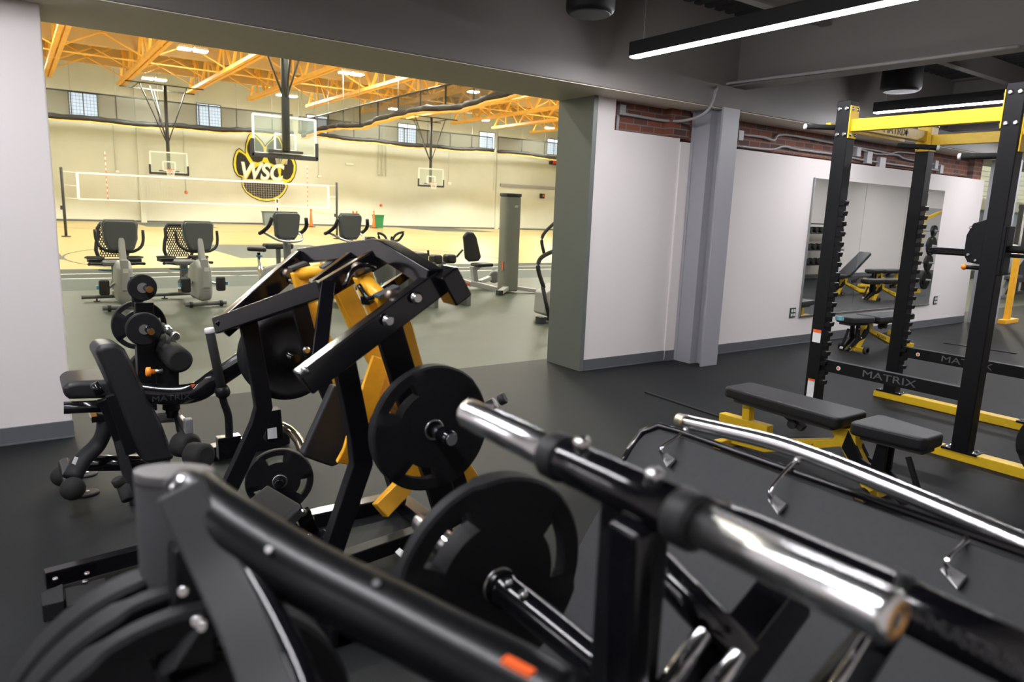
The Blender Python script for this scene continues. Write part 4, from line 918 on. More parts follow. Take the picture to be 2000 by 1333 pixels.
# bar catcher with plate on the right post
JX = RX0
m = MB(); m.prism([(JX - .03, YF + .06, 1.36), (JX - .03, YF + .14, 1.37), (JX - .03, YF + .17, 1.42), (JX - .03, YF + .17, 1.55), (JX - .03, YF + .14, 1.63), (JX - .03, YF + .06, 1.66)], (.012, 0, 0)); jc = obj('bar_catch', m, 'black_powder', rk, .004)
bolts([(JX - .03, YF + .15, 1.60), (JX - .03, YF + .14, 1.42), (JX - .03, YF + .09, 1.385)], (-1, 0, 0), .010, 'bolt_steel', jc)
m = MB(); m.bb((JX - .06, YF - .075, 1.30), (JX - .04, YF - .055, 1.62)); m.bb((JX - .055, YF - .085, 1.30), (JX + .05, YF - .055, 1.62)); obj('catch_bracket', m, 'black_powder', rk, .004)
m = MB(); m.rod((JX, YF + .055, 1.335), (JX, YF + .15, 1.335), .014, 12); pk = obj('pull_pin', m, 'black_powder', rk); m = MB(); m.sphere((JX, YF + .165, 1.335), .02, 8); obj('pin_knob', m, 'orange_plastic', pk)
# barbell in the catches
JB = RX0 + .082
t = thing('barbell', 'chrome barbell end resting in the rack catch at right', 'barbell', (JB, YF + .3, 1.46))
m = MB(); m.lathe((JB, 2.453, 1.43), (0, -1, 0), [(0, .019), (.004, .025), (.25, .025), (.25, .034), (.265, .038), (.28, .038), (.295, .03)], 24); obj('sleeve', m, 'black_gloss', t)
m = MB(); m.lathe((JB, 2.456, 1.43), (0, 1, 0), [(0, .024), (.003, .02), (.003, .012), (0, .012)], 24); obj('end_cap', m, 'chrome', t)
m = MB(); m.rod((JB, 2.16, 1.43), (JB, .8, 1.43), .0145, 14); obj('shaft', m, 'steel', t)
m = MB(); m.rod((JX + .02, 1.99, 1.47), (JX + .02, 1.84, 1.472), .024, 16); sp = single('spotter_peg', m, 'foam_grip', 'black peg with steel end on the right rack post', 'rack peg', (JX + .02, 1.9, 1.47))
m = MB(); m.rod((JX + .02, 1.84, 1.472), (JX + .02, 1.80, 1.472), .0245, 16); obj('steel_end', m, 'steel', sp); 
for ch in sp.children: ch.data.transform(Matrix.Translation((0, 0, 0)))
# plates stored on the rack at the right edge
for z, R, lb in ((.63, .225, 'black rubber plate at the right edge, upper of two on the rack'), (.225, .225, 'black rubber plate at the right edge, lower of two on the rack')):
    weight_plate((RX0 - .07, 1.48, z + .02), (-1, .25, 0), R, .055, lb, 20)
m = MB(); m.bb((RX0 - .05, 1.43, .07), (RX0 + .05, 1.53, 1.2)); m.rod((RX0 - .02, 1.48, .65), (RX0 - .2, 1.48, .65), .024); m.rod((RX0 - .02, 1.48, .245), (RX0 - .2, 1.48, .245), .024); obj('plate_storage_post', m, 'black_powder', rk)
m = MB(); m.bb((RX1 - .05, .9, .07), (RX1 + .05, 1.0, 2.5)); obj('upright_post', m, 'black_powder', rk)

# rubber mat edges on the floor
for (a, b, lb) in (((4.651, 4.395, 0.000), (4.616, 3.288, 0.000), 'thin black mat edge strip on the floor left of the flat bench'), ((10.540, 4.433, 0.000), (10.632, 3.580, 0.000), 'thin black mat edge strip on the floor behind the rack')):
    m = MB(); m.beam([V(a) + V((0, 0, .006)), V(b) + V((0, 0, .006))], .035, .012); single('mat_edge', m, 'black_matte', lb, 'floor mat edge', tuple(a))

# ---------------- adjustable benches
def bench(label, loc, rotz, grp=None, incl=0):
    """Local: long axis along +x (backrest towards +x), seat at -x. Origin on the floor under the hinge."""
    t = thing('adjustable_bench', label, 'bench', (0, 0, 0), grp)
    m = MB(); b = pad_poly(.47, 0, .86, .34, .30, .385, .04, (1, 0)); back = MB().prism(b, (0, 0, .075))
    pl2 = MB().prism(pad_poly(.47, 0, .74, .26, .23, .36, .02, (1, 0)), (0, 0, .026))
    if incl:
        c, s = math.cos(incl), math.sin(incl)
        for q in (back, pl2): q.v = [(.04 + (x - .04) * c - (z - .40) * s, y, .40 + (x - .04) * s + (z - .40) * c) for x, y, z in q.v]
    obj('backrest_pad', back, 'vinyl_pad', t, .02, 4); obj('backrest_board', pl2, 'padding_black', t)
    m = MB(); m.prism(pad_poly(-.225, 0, .41, .24, .34, .38, .04, (1, 0)), (0, 0, .08)); obj('seat_pad', m, 'vinyl_pad', t, .02, 4)
    m = MB(); m.prism(pad_poly(-.235, 0, .34, .16, .24, .355, .02, (1, 0)), (0, 0, .026)); obj('seat_board', m, 'padding_black', t)
    m = MB(); m.prism([(.0, -.045, .375), (.13, -.045, .375), (.15, -.045, .33), (.10, -.045, .28), (-.10, -.045, .02), (-.20, -.045, .02), (-.02, -.045, .26)], (0, .09, 0)); obj('centre_column', m, 'machine_yellow' if 0 else 'rack_yellow', t, .006)
    m = MB(); m.prism([(.0, -.04, .28), (.0, -.04, .36), (.10, -.04, .36), (.14, -.04, .28), (.62, -.04, .13), (.92, -.04, .09), (.92, -.04, .03), (.60, -.04, .05)], (0, .08, 0)); fr = obj('base_beam', m, 'rack_yellow', t, .006)
    text('lettering', 'MATRIX', .05, (.36, -.042, .165), (1, .0, -.30), (0, 0, 1), 'letter_dark', fr, .001, sx=1.3)
    text('lettering', 'MATRIX', .05, (.36, .042, .165), (-1, .0, .30), (0, 0, 1), 'letter_dark', fr, .001, sx=1.3)
    m = MB(); m.beam([(.78, 0, .20), (.79, 0, .37)], .06, .06, (1, 0, 0)); m.beam([(.60, 0, .205), (1.0, 0, .195)], .07, .06); m.beam([(.90, -.16, .035), (.90, .16, .035)], .06, .06); m.beam([(.90, 0, .03), (.90, 0, .19)], .05, .06, (1, 0, 0)); obj('rear_leg', m, 'rack_yellow', t, .005)
    m = MB(); m.prism([(.04, -.05, .37), (-.06, -.05, .22), (-.12, -.05, .20), (-.14, -.05, .36), (-.20, -.05, .38), (-.20, -.05, .18), (-.32, -.05, .08), (-.36, -.05, .04), (-.32, -.05, .02), (-.26, -.05, .06), (-.12, -.05, .14), (.0, -.05, .17), (.07, -.05, .25)], (0, .025, 0))
    m.prism([(x, .025, z) for x, y, z in ((.04, 0, .37), (-.06, 0, .22), (-.12, 0, .20), (-.14, 0, .36), (-.20, 0, .38), (-.20, 0, .18), (-.32, 0, .08), (-.36, 0, .04), (-.32, 0, .02), (-.26, 0, .06), (-.12, 0, .14), (.0, 0, .17), (.07, 0, .25))], (0, .025, 0)); br = obj('seat_bracket', m, 'black_powder', t, .004)
    bolts([(-.17, -.05, .30), (-.13, -.05, .30), (-.30, -.05, .07), (-.10, -.05, .18), (.08, -.05, .34)], (0, -1, 0), .013, 'bolt_steel', br)
    m = MB(); m.rod((-.30, 0, .30), (-.40, 0, .08), .017, 12); lv = obj('handle_lever', m, 'foam_grip', t); m = MB(); m.rod((-.40, 0, .08), (-.413, 0, .05), .019, 12); obj('lever_cap', m, 'socket_face', lv)
    m = MB(); m.lathe((.42, -.05, .30), (0, 1, 0), [(0, .03), (.10, .03)], 16); m.beam([(.55, 0, .38), (.36, 0, .28)], .05, .04); obj('adjuster', m, 'padding_black', t)
    for s in (-1, 1):
        m = MB(); m.cyl((-.15, s * .15, .045), (-.15, s * .19, .045), .045, 20); obj('wheel', m, 'padding_black', t)
    m = MB(); m.beam([(-.15, -.19, .045), (-.15, .19, .045)], .05, .05); obj('front_foot', m, 'rack_yellow', t)
    t.location = loc; t.rotation_euler = (0, 0, rotz); return t
B1 = bench('black padded flat bench on yellow frame, nearest beside the rack', (4.10, 2.12, 0), math.radians(90))
B2 = dup(B1, (8.78, 4.66, 0), math.radians(-4), 'black padded flat bench on yellow frame, standing under the mirror')

# ---------------- far end of the room and the second opening at the right
m = MB(); m.bb((16.5, 10.5, 2.2), (40, 12.0, 2.55)); struct('trim_balcony_fascia', m, 'wall_paint_warm')
m = MB(); m.bb((16.5, 12.0, 0), (40, 12.2, 5.5)); struct('wall_balcony', m, 'wall_paint_warm')
t = thing('balcony_railing', 'grey metal balcony railing above the hall at the right edge', 'railing', (20, 10.6, 2.55))
m = MB()
for k in range(6): m.rod((16.5, 10.6, 2.65 + .16 * k), (30, 10.6, 2.65 + .16 * k), .012, 8)
obj('rail', m, 'steel', t)
for k in range(9):
    m = MB(); m.bb((16.6 + k * 1.5, 10.57, 2.55), (16.65 + k * 1.5, 10.63, 3.6)); obj('baluster', m, 'grey_plastic', t)
m = MB(); m.bb((18.8, 11.9, 2.6), (21.4, 12.0, 4.4)); struct('door_1', m, 'wood_ply')
for i, (x, y) in enumerate(((17.6, 10.8), (20.2, 10.9), (23.5, 10.9))):
    m = MB(); m.bb((x, y, 0), (x + .35, y + .35, 2.2)); struct('trim_hall_column_%d' % (i + 1), m, 'column_paint')
t = thing('cable_machine', 'dark cable machine frame standing in the hall at the right edge', 'cable machine', (20.599, 7.156, 0.000))
c = V((20.599, 7.156, 0.000)); m = MB()
for dx in (-.55, -.1, .35, .8): m.bb((c.x + dx - .04, c.y - .04, 0), (c.x + dx + .04, c.y + .04, 2.2))
m.bb((c.x - .6, c.y - .05, 2.1), (c.x + .85, c.y + .05, 2.2)); m.bb((c.x - .6, c.y - .05, 0), (c.x + .85, c.y + .05, .08)); m.bb((c.x - .1, c.y - .02, .3), (c.x + .35, c.y + .1, 1.3)); obj('frame', m, 'padding_black', t)
m = MB()
for dx in (-.35, -.28, .5, .6): m.rod((c.x + dx, c.y, .1), (c.x + dx, c.y, 2.1), .012, 8)
obj('guide_rod', m, 'steel', t)
c = V((13.629, 4.937, 0.000)) + V((.35, 0, 0)); t = thing('orange_stand', 'orange post and foot of a machine seen past the right rack post', 'machine stand', tuple(c))
m = MB(); m.bb((c.x - .05, c.y - .04, .05), (c.x + .05, c.y + .04, 1.25)); m.bb((c.x - .2, c.y - .06, 0), (c.x + .35, c.y + .06, .07)); obj('post', m, 'machine_yellow', t, .005)
c = V((19.541, 7.200, 0.904)); m = MB(); m.lathe((c.x, c.y, c.z - .36), (0, 0, 1), [(0, .16), (.08, .30), (.36, .42), (.56, .38), (.7, .25), (.72, .05)], 28)
bg = single('punch_bag', m, 'ball_white', 'white round bag partly hidden behind the right rack post', 'punch bag', (c.x, c.y, c.z)); 
m = MB(); m.rod((c.x, c.y, c.z + .35), (c.x, c.y, 9.42), .008, 6); obj('hanging_cord', m, 'steel', bg)
c = V((19.154, 6.881, 0.000)); t = thing('grey_bench', 'small grey workout bench in the hall past the right post', 'bench', tuple(c))
m = MB(); m.box((c.x, c.y, .5), (.9, .3, .09)); obj('pad', m, 'dark_grey_plastic', t, .02, 3); m = MB(); m.beam([(c.x - .4, c.y, .04), (c.x + .4, c.y, .04)], .08, .06); m.beam([(c.x - .2, c.y, .04), (c.x + .1, c.y, .46)], .07, .07, (0, 1, 0)); obj('frame', m, 'grey_plastic', t)

# ---------------- things standing farther down the room, seen in the mirror
dup(B1, (15.0, 2.9, 0), math.radians(12), 'yellow framed flat bench far down the room, seen in the mirror')
bi = bench('yellow framed incline bench far down the room, seen in the mirror', (15.3, 1.9, 0), math.radians(8), None, math.radians(38))
bi2 = dup(bi, (11.2, 1.6, 0), math.radians(200), 'yellow framed incline bench at the left edge of the mirror')
dup(B1, (18.2, 1.2, 0), math.radians(5), 'yellow framed flat bench behind the incline bench in the mirror')
t = thing('plate_tree', 'yellow weight tree loaded with black plates, seen in the mirror', 'weight tree', (17.6, 2.35, 0))
m = MB(); m.beam([(17.6, 2.35, .04), (17.75, 2.35, 1.9)], .08, .08, (0, 1, 0)); m.beam([(17.2, 2.35, .04), (18.0, 2.35, .04)], .08, .08); m.beam([(17.75, 2.35, 1.75), (18.2, 2.5, 1.95)], .06, .06); obj('post', m, 'rack_yellow', t)
m = MB(); m.rod((17.72, 2.35, 1.9), (17.74, 2.35, 2.35), .03, 12); obj('top_tube', m, 'chrome', t)
for z in (.35, .75, 1.15, 1.5):
    m = MB(); m.rod((17.6 + z * .08, 2.0, z), (17.6 + z * .08, 2.75, z), .025, 12); obj('peg', m, 'steel', t)
for z, R, nm in ((.35, .225, 'lowest'), (.75, .19, 'second lowest'), (1.15, .225, 'second highest'), (1.5, .13, 'topmost')):
    weight_plate((17.6 + z * .08, 2.62, z), (0, 1, 0), R, .06, 'black plate on the %s peg of the yellow weight tree' % nm, 0, 'plates on the yellow weight tree')
def dumbbell_rack(x, y, lb, n=7):
    t = thing('dumbbell_rack', lb, 'dumbbell rack', (x, y, 0))
    for s in (0, 1.9):
        m = MB(); m.beam([(x + s, y, 0.02), (x + s, y, 1.55)], .07, .07, (0, 1, 0)); m.beam([(x + s, y - .25, .03), (x + s, y + .3, .03)], .07, .05); obj('upright', m, 'black_powder', t)
    for z in (.45, .85, 1.3, 1.55):
        m = MB(); m.box((x + .95, y + .1, z), (1.95, .28, .03)); obj('shelf', m, 'black_powder', t)
    return t
dumbbell_rack(17.3, -.62, 'black three shelf dumbbell rack along the back wall, seen in mirror')
db = thing('dumbbell', 'dumbbell', 'dumbbell', (0, 0, 0), 'dumbbells on the black rack in the mirror')
m = MB(); m.rod((0, -.06, .08), (0, .06, .08), .016, 10); obj('handle', m, 'chrome', db)
for s in (-1, 1):
    m = MB(); m.rod((0, s * .06, .08), (0, s * .16, .08), .075, 18); obj('head', m, 'plate_rubber', db)
rows = (('lowest', .465), ('middle', .865), ('upper', 1.315)); ordn = ('first', 'second', 'third', 'fourth', 'fifth', 'sixth', 'seventh')
first = True
for rn, z in rows:
    for i in range(7):
        x = 17.5 + i * .25; lb = '%s black dumbbell on the %s shelf of the mirrored rack' % (ordn[i], rn)
        if first: db.location = (x, -.52, z); db['label'] = lb; first = False
        else: dup(db, (x, -.52, z), 0, lb)
# second mirror on the back wall
t = thing('wall_mirror', 'second large wall mirror on the back wall, visible only as a reflection', 'mirror', (27, -.98, .4)); m = MB(); m.bb((24.5, -.985, .4), (30.0, -.975, 2.2)); obj('mirror_pane', m, 'mirror_glass', t)

# ================================================================ MACHINE WITH YELLOW ARMS (plate loaded row)
YM = 2.75
rw = thing('plate_loaded_row_machine', 'black plate loaded machine with yellow swing arms standing in the middle', 'exercise machine', (1.0, 2.75, 0))
BT = (.085, .06)
def side(Y, nm='top_rail'):
    a = V((.735, Y, 1.025)); b = V((1.235, Y, 1.345)) if Y < 3 else V((1.116, 3.300, 1.343)); m = MB(); m.beam([a, b], .06, .09); r = obj(nm, m, 'black_gloss', rw, .006, 3); return r
near = side(2.20); far = side(3.30)
bolts([(1.016, 2.160, 1.219), (1.121, 2.160, 1.292)], (0, -1, 0), .021, 'bolt_steel', near, h=.018)
bolts([(0.741, 2.180, 1.072)], (-.8, -.3, -.5), .016, 'bolt_steel', near, h=.03)
bolts([(1.122, 3.050, 1.220), (1.048, 3.260, 1.242)], (0, -1, 0), .018, 'bolt_steel', far, h=.018)
# bent rear cross bar
m = MB(); m.beam([(1.128, 3.320, 1.351), (1.192, 2.620, 1.434), (1.172, 2.500, 1.434), (1.206, 2.180, 1.353)], .07, .07); obj('rear_cross_bar', m, 'black_gloss', rw, .006, 3)
m = MB(); m.box((1.262, 2.17, 1.33), (.075, .10, .12), Matrix.Rotation(math.radians(-32), 3, 'Y')); obj('corner_gusset', m, 'black_gloss', rw, .006)
# centre rails and front bars
m = MB(); m.beam([(0.957, 2.620, 1.270), (1.201, 2.600, 1.409)], .045, .075); obj('centre_rail', m, 'black_gloss', rw, .005, 3)
m = MB(); m.beam([(0.987, 2.800, 1.261), (1.195, 2.800, 1.406)], .04, .06); obj('centre_rail', m, 'black_gloss', rw, .005, 3)
m = MB(); m.beam([(.73, 3.32, 1.04), (1.00, 2.72, 1.265)], .055, .075); obj('front_bar', m, 'black_gloss', rw, .006, 3)
m = MB(); m.beam([(0.972, 2.600, 1.287), (0.814, 2.270, 1.071)], .055, .05, (1, 0, 0)); obj('flat_strut', m, 'black_gloss', rw, .003)
m = MB(); m.beam([(1.318, 2.500, 1.369), (1.255, 2.600, 1.295), (1.080, 2.500, 1.240)], .04, .035); obj('link_bar', m, 'black_gloss', rw, .004)
# bent uprights
m = MB(); m.beam([(0.901, 2.280, 1.094), (0.961, 2.280, 0.789), (0.970, 2.280, 0.681), (0.917, 2.280, 0.536), (0.842, 2.280, 0.326), (0.771, 2.280, 0.117)], .05, .075, (1, 0, 0)); obj('bent_upright', m, 'black_powder', rw, .005, 3)
m = MB(); m.beam([(0.835, 3.240, 1.095), (0.881, 3.240, 0.782), (0.896, 3.240, 0.658), (0.870, 3.240, 0.575), (0.787, 3.240, 0.402), (0.673, 3.240, 0.176)], .05, .075, (1, 0, 0)); obj('bent_upright', m, 'black_powder', rw, .005, 3)
# rear black swing uprights
for a, b, c_, yy in (((772,640), (800,715), (835,850), 2.36), ((590,590), (618,700), (640,800), 3.05)):
    pass
m = MB(); m.beam([(1.057, 2.270, 1.212), (1.106, 2.270, 1.059), (1.158, 2.270, 0.900), (1.272, 2.270, 0.578), (1.346, 2.270, 0.348)], .04, .10, (1, 0, 0)); obj('rear_upright', m, 'black_powder', rw, .005)
m = MB(); m.beam([(1.013, 3.100, 1.209), (1.088, 3.100, 0.899), (1.191, 3.100, 0.642)], .04, .07, (1, 0, 0)); up_ = obj('rear_upright', m, 'black_powder', rw, .005)
bolts([(1.042, 3.060, 0.949)], (0, -1, 0), .017, 'bolt_steel', up_, h=.016)
# yellow arms: two pairs, each with a round pivot tube
def arm(pts, w_, h_, name='yellow_arm'):
    m = MB(); m.beam(pts, w_, h_, (1, 0, 0)); return obj(name, m, 'machine_yellow', rw, .005, 3)
arm([(1.078, 2.520, 1.340), (1.143, 2.520, 1.191), (1.227, 2.520, 0.926)], .04, .07)
arm([(1.103, 2.360, 1.276), (1.172, 2.380, 1.150), (1.219, 2.380, 0.997), (1.290, 2.360, 0.740)], .035, .085)
arm([(1.085, 2.740, 1.269), (1.169, 2.740, 1.094), (1.278, 2.740, 0.873), (1.399, 2.740, 0.611)], .045, .08)
arm([(1.053, 3.180, 1.292), (1.091, 3.180, 1.149), (1.191, 3.180, 0.900), (1.256, 3.180, 0.716)], .04, .07)
arm([(1.123, 3.000, 1.334), (1.178, 3.000, 1.215), (1.265, 3.000, 1.023)], .04, .06)
m = MB(); m.tube([(1.088, 2.520, 1.316), (1.085, 2.330, 1.261)], .028, 18); obj('pivot_tube', m, 'machine_yellow', rw)
m = MB(); m.tube([(1.060, 3.180, 1.278), (1.135, 3.000, 1.320)], .028, 18); obj('pivot_tube', m, 'machine_yellow', rw)
for p, q in (((1.039, 2.520, 1.341), (1.120, 2.520, 1.366)), ((1.051, 2.330, 1.278), (1.133, 2.330, 1.312)), ((1.014, 3.180, 1.304), (1.087, 3.180, 1.331)), ((1.095, 3.000, 1.321), (1.151, 3.000, 1.356))):
    m = MB(); m.beam([V(p) + V((0, 0, .0)), V(q)], .055, .012); obj('end_plate', m, 'dark_grey_plastic', rw, .002)
mat('bearing_steel', (.30, .24, .20), .45, metal=1)
m = MB(); m.tube([(0.978, 2.450, 1.303), (1.018, 2.460, 1.362), (1.079, 2.480, 1.378), (1.121, 2.500, 1.364)], .009, 8, curve=4); m.tube([(1.034, 2.450, 1.309), (1.057, 2.420, 1.263), (1.059, 2.360, 1.274)], .010, 8, curve=4); obj('stop_loop', m, 'black_gloss', rw)
for p in ((1.055, 2.500, 1.365), (1.026, 3.250, 1.276), (1.073, 2.250, 1.292)):
    m = MB(); m.lathe(V(p), (0, -1, 0), [(-.015, .022), (.012, .022), (.016, .012)], 20); obj('bearing', m, 'bearing_steel', rw)
arm([(1.205, 2.620, 0.982), (1.122, 2.600, 0.780), (1.100, 2.600, 0.740)], .02, .085, 'yellow_gusset')
arm([(1.118, 2.620, 0.776), (1.072, 2.640, 0.601), (1.049, 2.660, 0.544)], .02, .06, 'yellow_gusset')
arm([(1.246, 2.340, 0.612), (1.140, 2.320, 0.524), (1.054, 2.300, 0.471)], .05, .07)
arm([(1.376, 2.420, 0.684), (1.491, 2.420, 0.518), (1.578, 2.400, 0.385), (1.644, 2.400, 0.271)], .05, .06)
arm([(1.208, 2.660, 0.875), (1.277, 2.620, 0.687), (1.331, 2.500, 0.522)], .045, .065)
# loading pegs
pr_ = V((1.140, 2.060, 0.847)); m = MB(); m.lathe((pr_.x, 2.34, pr_.z), (0, -1, 0), [(0, .028), (.36, .0245), (.37, .0275), (.405, .0275), (.412, .02)], 24); pg = obj('loading_peg', m, 'black_gloss', rw)
m = MB(); m.lathe((pr_.x, 1.929, pr_.z), (0, -1, 0), [(0, .021), (.003, .021)], 20); obj('peg_cap', m, 'chrome', pg)
pl_ = V((1.090, 3.480, 0.846)); m = MB(); m.lathe((pl_.x, 3.36, pl_.z), (0, 1, 0), [(0, .024), (.32, .024), (.36, .0275)], 24); obj('loading_peg', m, 'black_gloss', rw)
weight_plate((pr_.x, 2.075, pr_.z), (0, -1, 0), .224, .05, 'large black grip plate on the right peg of the yellow armed machine', 45)
for dy, lb in ((0, 'smooth black plate on the left peg of the yellow armed machine, nearer one'), (.075, 'smooth black plate on the left peg of the yellow armed machine, farther one')):
    c_ = V((pl_.x, 3.46 + dy, pl_.z)); tt = thing('weight_plate', lb, 'weight plate', tuple(c_)); m = MB()
    m.lathe(c_ - V((0, .035, 0)), (0, 1, 0), [(.012, .026), (.008, .06), (.022, .065), (.026, .17), (.004, .185), (.0, .20), (.008, .224), (.035, .232), (.062, .224), (.068, .2), (.068, .03)], 56); obj('rubber_disc', m, 'plate_rubber', tt)
m = MB(); m.lathe(V((1.485, 2.420, 0.733)), V((1.593, 2.300, 0.838)) - V((1.485, 2.420, 0.733)), [(0, .022), (.16, .022)], 20); hg = obj('hand_grip', m, 'steel', rw)
h1 = V((1.587, 2.310, 0.829)); m = MB(); m.rod(h1, h1 + (V((1.605, 2.300, 0.840)) - V((1.485, 2.420, 0.733))).normalized() * .03, .024, 18); obj('grip_cap', m, 'padding_black', hg)
# chest shroud, seat and base
m = MB(); m.prism([(1.051, 2.750, 0.857), (1.136, 2.750, 0.812), (1.145, 2.750, 0.738), (1.075, 2.750, 0.503), (1.043, 2.750, 0.495), (0.920, 2.750, 0.562), (0.916, 2.750, 0.583)], (0, .05, 0)); obj('chest_pad', m, 'vinyl_pad', rw, .012, 3)
m = MB(); m.tube([(1.199, 2.800, 0.799), (1.194, 2.750, 0.755)], .04, 14); obj('roller', m, 'foam_grip', rw)
sp_ = [(0.595, 2.612, 0.450), (0.789, 2.825, 0.450), (0.844, 2.554, 0.450), (0.642, 2.331, 0.450)]
m = MB(); m.prism([V(p) for p in sp_], (0, 0, -.065)); obj('seat_pad', m, 'vinyl_pad', rw, .018, 4)
m = MB(); m.beam([(.78, 2.66, .38), (.90, 2.70, .22), (.98, 2.75, .06)], .06, .06, (1, 0, 0)); m.beam([(0.865, 2.620, 0.386), (0.923, 2.660, 0.245)], .06, .025, (0, 1, 0)); m.beam([(0.860, 2.600, 0.237), (0.962, 2.600, 0.271)], .05, .04); obj('seat_stem', m, 'black_gloss', rw, .004)
bolts([(0.862, 2.600, 0.390), (0.890, 2.620, 0.274)], (-.3, -1, 0), .016, 'bolt_steel', rw, h=.014)
fl = [((.82, 3.26, .04), (1.62, 3.26, .04)), ((.86, 2.28, .04), (1.72, 2.28, .04)), ((1.60, 2.24, .04), (1.60, 3.30, .04)), ((.88, 2.24, .04), (.88, 3.30, .04))]
for a, b in fl:
    m = MB(); m.beam([a, b], .08, .075); obj('base_beam', m, 'black_gloss', rw, .005)
m = MB(); m.beam([(.98, 2.75, .045), (1.62, 2.75, .10)], .07, .07); m.beam([(1.58, 2.34, .05), (1.40, 2.36, .55)], .08, .06, (1, 0, 0)); m.beam([(1.58, 3.2, .05), (1.35, 3.1, .70)], .08, .06, (1, 0, 0)); obj('rear_brace', m, 'black_powder', rw, .005)
m = MB(); m.prism([(1.321, 2.673, 0.085), (1.326, 2.582, 0.085), (1.290, 2.550, 0.085), (1.288, 2.648, 0.085)], (0, 0, .004)); obj('white_label', m, 'label_white', rw)
# plate stored low at the left of the machine
weight_plate((1.011, 3.400, 0.220), (-.25, -1, 0), .165, .045, 'small black grip plate stored low beside the machine seat', 10)
m = MB(); c_ = V((1.011, 3.400, 0.220)); m.rod(c_ + V((.03, .12, 0)), c_ - V((.02, .06, 0)), .024, 16); m.beam([(c_.x + .03, c_.y + .1, c_.z), (c_.x + .05, 3.26, .06)], .05, .05, (1, 0, 0)); obj('storage_peg', m, 'black_gloss', rw)

# ================================================================ LEG MACHINE AT THE LEFT
lg = thing('leg_curl_machine', 'black seated leg machine with foam rollers beside the left wall pier', 'exercise machine', (.5, 4.1, 0))
m = MB(); poly = [(0.291, 4.000, 0.838), (0.328, 4.000, 0.861), (0.391, 4.000, 0.867), (0.430, 4.000, 0.827), (0.463, 4.000, 0.741), (0.510, 4.000, 0.599), (0.581, 4.000, 0.408), (0.639, 4.000, 0.197), (0.489, 4.000, 0.195), (0.441, 4.000, 0.345), (0.369, 4.000, 0.602), (0.321, 4.000, 0.754)]
m.prism(poly, (-.02, .20, 0)); obj('backrest_pad', m, 'vinyl_pad', lg, .03, 4)
m = MB(); m.beam([(0.319, 4.100, 0.557), (0.381, 4.100, 0.325), (0.417, 4.000, 0.066), (0.463, 3.900, -0.281)], .05, .05, (1, 0, 0)); m.beam([(0.367, 4.050, 0.591), (0.443, 4.050, 0.259)], .03, .08, (1, 0, 0)); obj('backrest_post', m, 'black_powder', lg, .004)
m = MB(); m.tube([(0.314, 4.050, 0.635), (0.277, 4.050, 0.618)], .035, 14); obj('backrest_pivot', m, 'black_gloss', lg)
m = MB(); m.prism([(0.153, 4.150, 0.620), (0.165, 4.150, 0.645), (0.215, 4.150, 0.650), (0.411, 4.150, 0.640), (0.415, 4.150, 0.583), (0.381, 4.150, 0.537), (0.177, 4.150, 0.557), (0.152, 4.150, 0.582)], (0, .32, 0)); obj('seat_pad', m, 'vinyl_pad', lg, .03, 4)
m = MB(); m.tube([(0.148, 4.150, 0.520), (0.415, 4.150, 0.499)], .032, 18); m.tube([(0.175, 4.500, 0.424), (0.451, 4.500, 0.412)], .032, 18); m.bb(tuple(V((0.268, 4.150, 0.482)) - V((0, 0, .06))), tuple(V((0.359, 4.500, 0.394)) + V((0, 0, .06)))); obj('seat_frame', m, 'black_gloss', lg)
m = MB(); m.tube([(0.334, 4.200, 0.460), (0.326, 4.200, 0.361), (0.288, 4.200, 0.282), (0.210, 4.150, 0.225), (0.157, 4.100, 0.154)], .05, 18, curve=4, ry=.04); obj('curved_leg', m, 'post_grey', lg)
m = MB(); m.prism([(0.176, 4.060, 0.282), (0.191, 4.060, 0.274), (0.176, 4.060, 0.238), (0.161, 4.060, 0.249)], (0, -.004, 0)); obj('white_label', m, 'label_white', lg)
m = MB(); m.tube([(0.241, 4.300, 0.157), (0.412, 4.300, 0.126), (0.646, 4.300, 0.099)], .045, 18); obj('base_tube', m, 'black_gloss', lg)
m = MB(); m.tube([(0.144, 4.350, 0.158), (0.149, 4.200, 0.121), (0.168, 3.950, 0.136)], .035, 14); obj('cross_foot', m, 'black_gloss', lg)
for p in ((0.126, 4.380, 0.078), (0.152, 3.950, 0.152)):
    m = MB(); m.sphere(V(p), .058, 8, 1.0); obj('foot_cap', m, 'foam_grip', lg)
for p in ((0.251, 4.559, 0.008), (0.232, 4.249, 0.008)):
    m = MB(); m.lathe(V(p) - V((0, 0, .008)), (0, 0, 1), [(0, .055), (.008, .055), (.012, .045)], 24); fp = obj('floor_disc', m, 'black_matte', lg); m = MB(); m.lathe(V(p) + V((0, 0, .004)), (0, 0, 1), [(0, .01), (.006, .008)], 12); obj('floor_bolt', m, 'steel', fp)
m = MB(); m.tube([(0.415, 4.100, 0.595), (0.618, 4.000, 0.567), (0.748, 3.950, 0.582), (0.830, 3.900, 0.650), (0.911, 3.900, 0.698), (1.004, 3.900, 0.757)], .040, 20, curve=5, ry=.055); mt_ = obj('main_tube', m, 'black_gloss', lg)
m = MB(); m.beam([(0.855, 3.860, 0.712), (0.967, 3.860, 0.771)], .004, .02); sc_ = obj('scale_strip', m, 'grey_plastic', mt_)
m = MB(); m.prism([(0.716, 3.930, 0.630), (0.741, 3.930, 0.630), (0.743, 3.930, 0.610), (0.720, 3.930, 0.610)], (0, -.004, 0)); obj('orange_label', m, 'label_orange', mt_)
text('lettering', 'MATRIX', .04, (0.617, 3.920, 0.569), V((0.679, 3.920, 0.567)) - V((0.557, 3.920, 0.571)), (0, 0, 1), 'letter_faint', mt_, .002, sx=1.3)
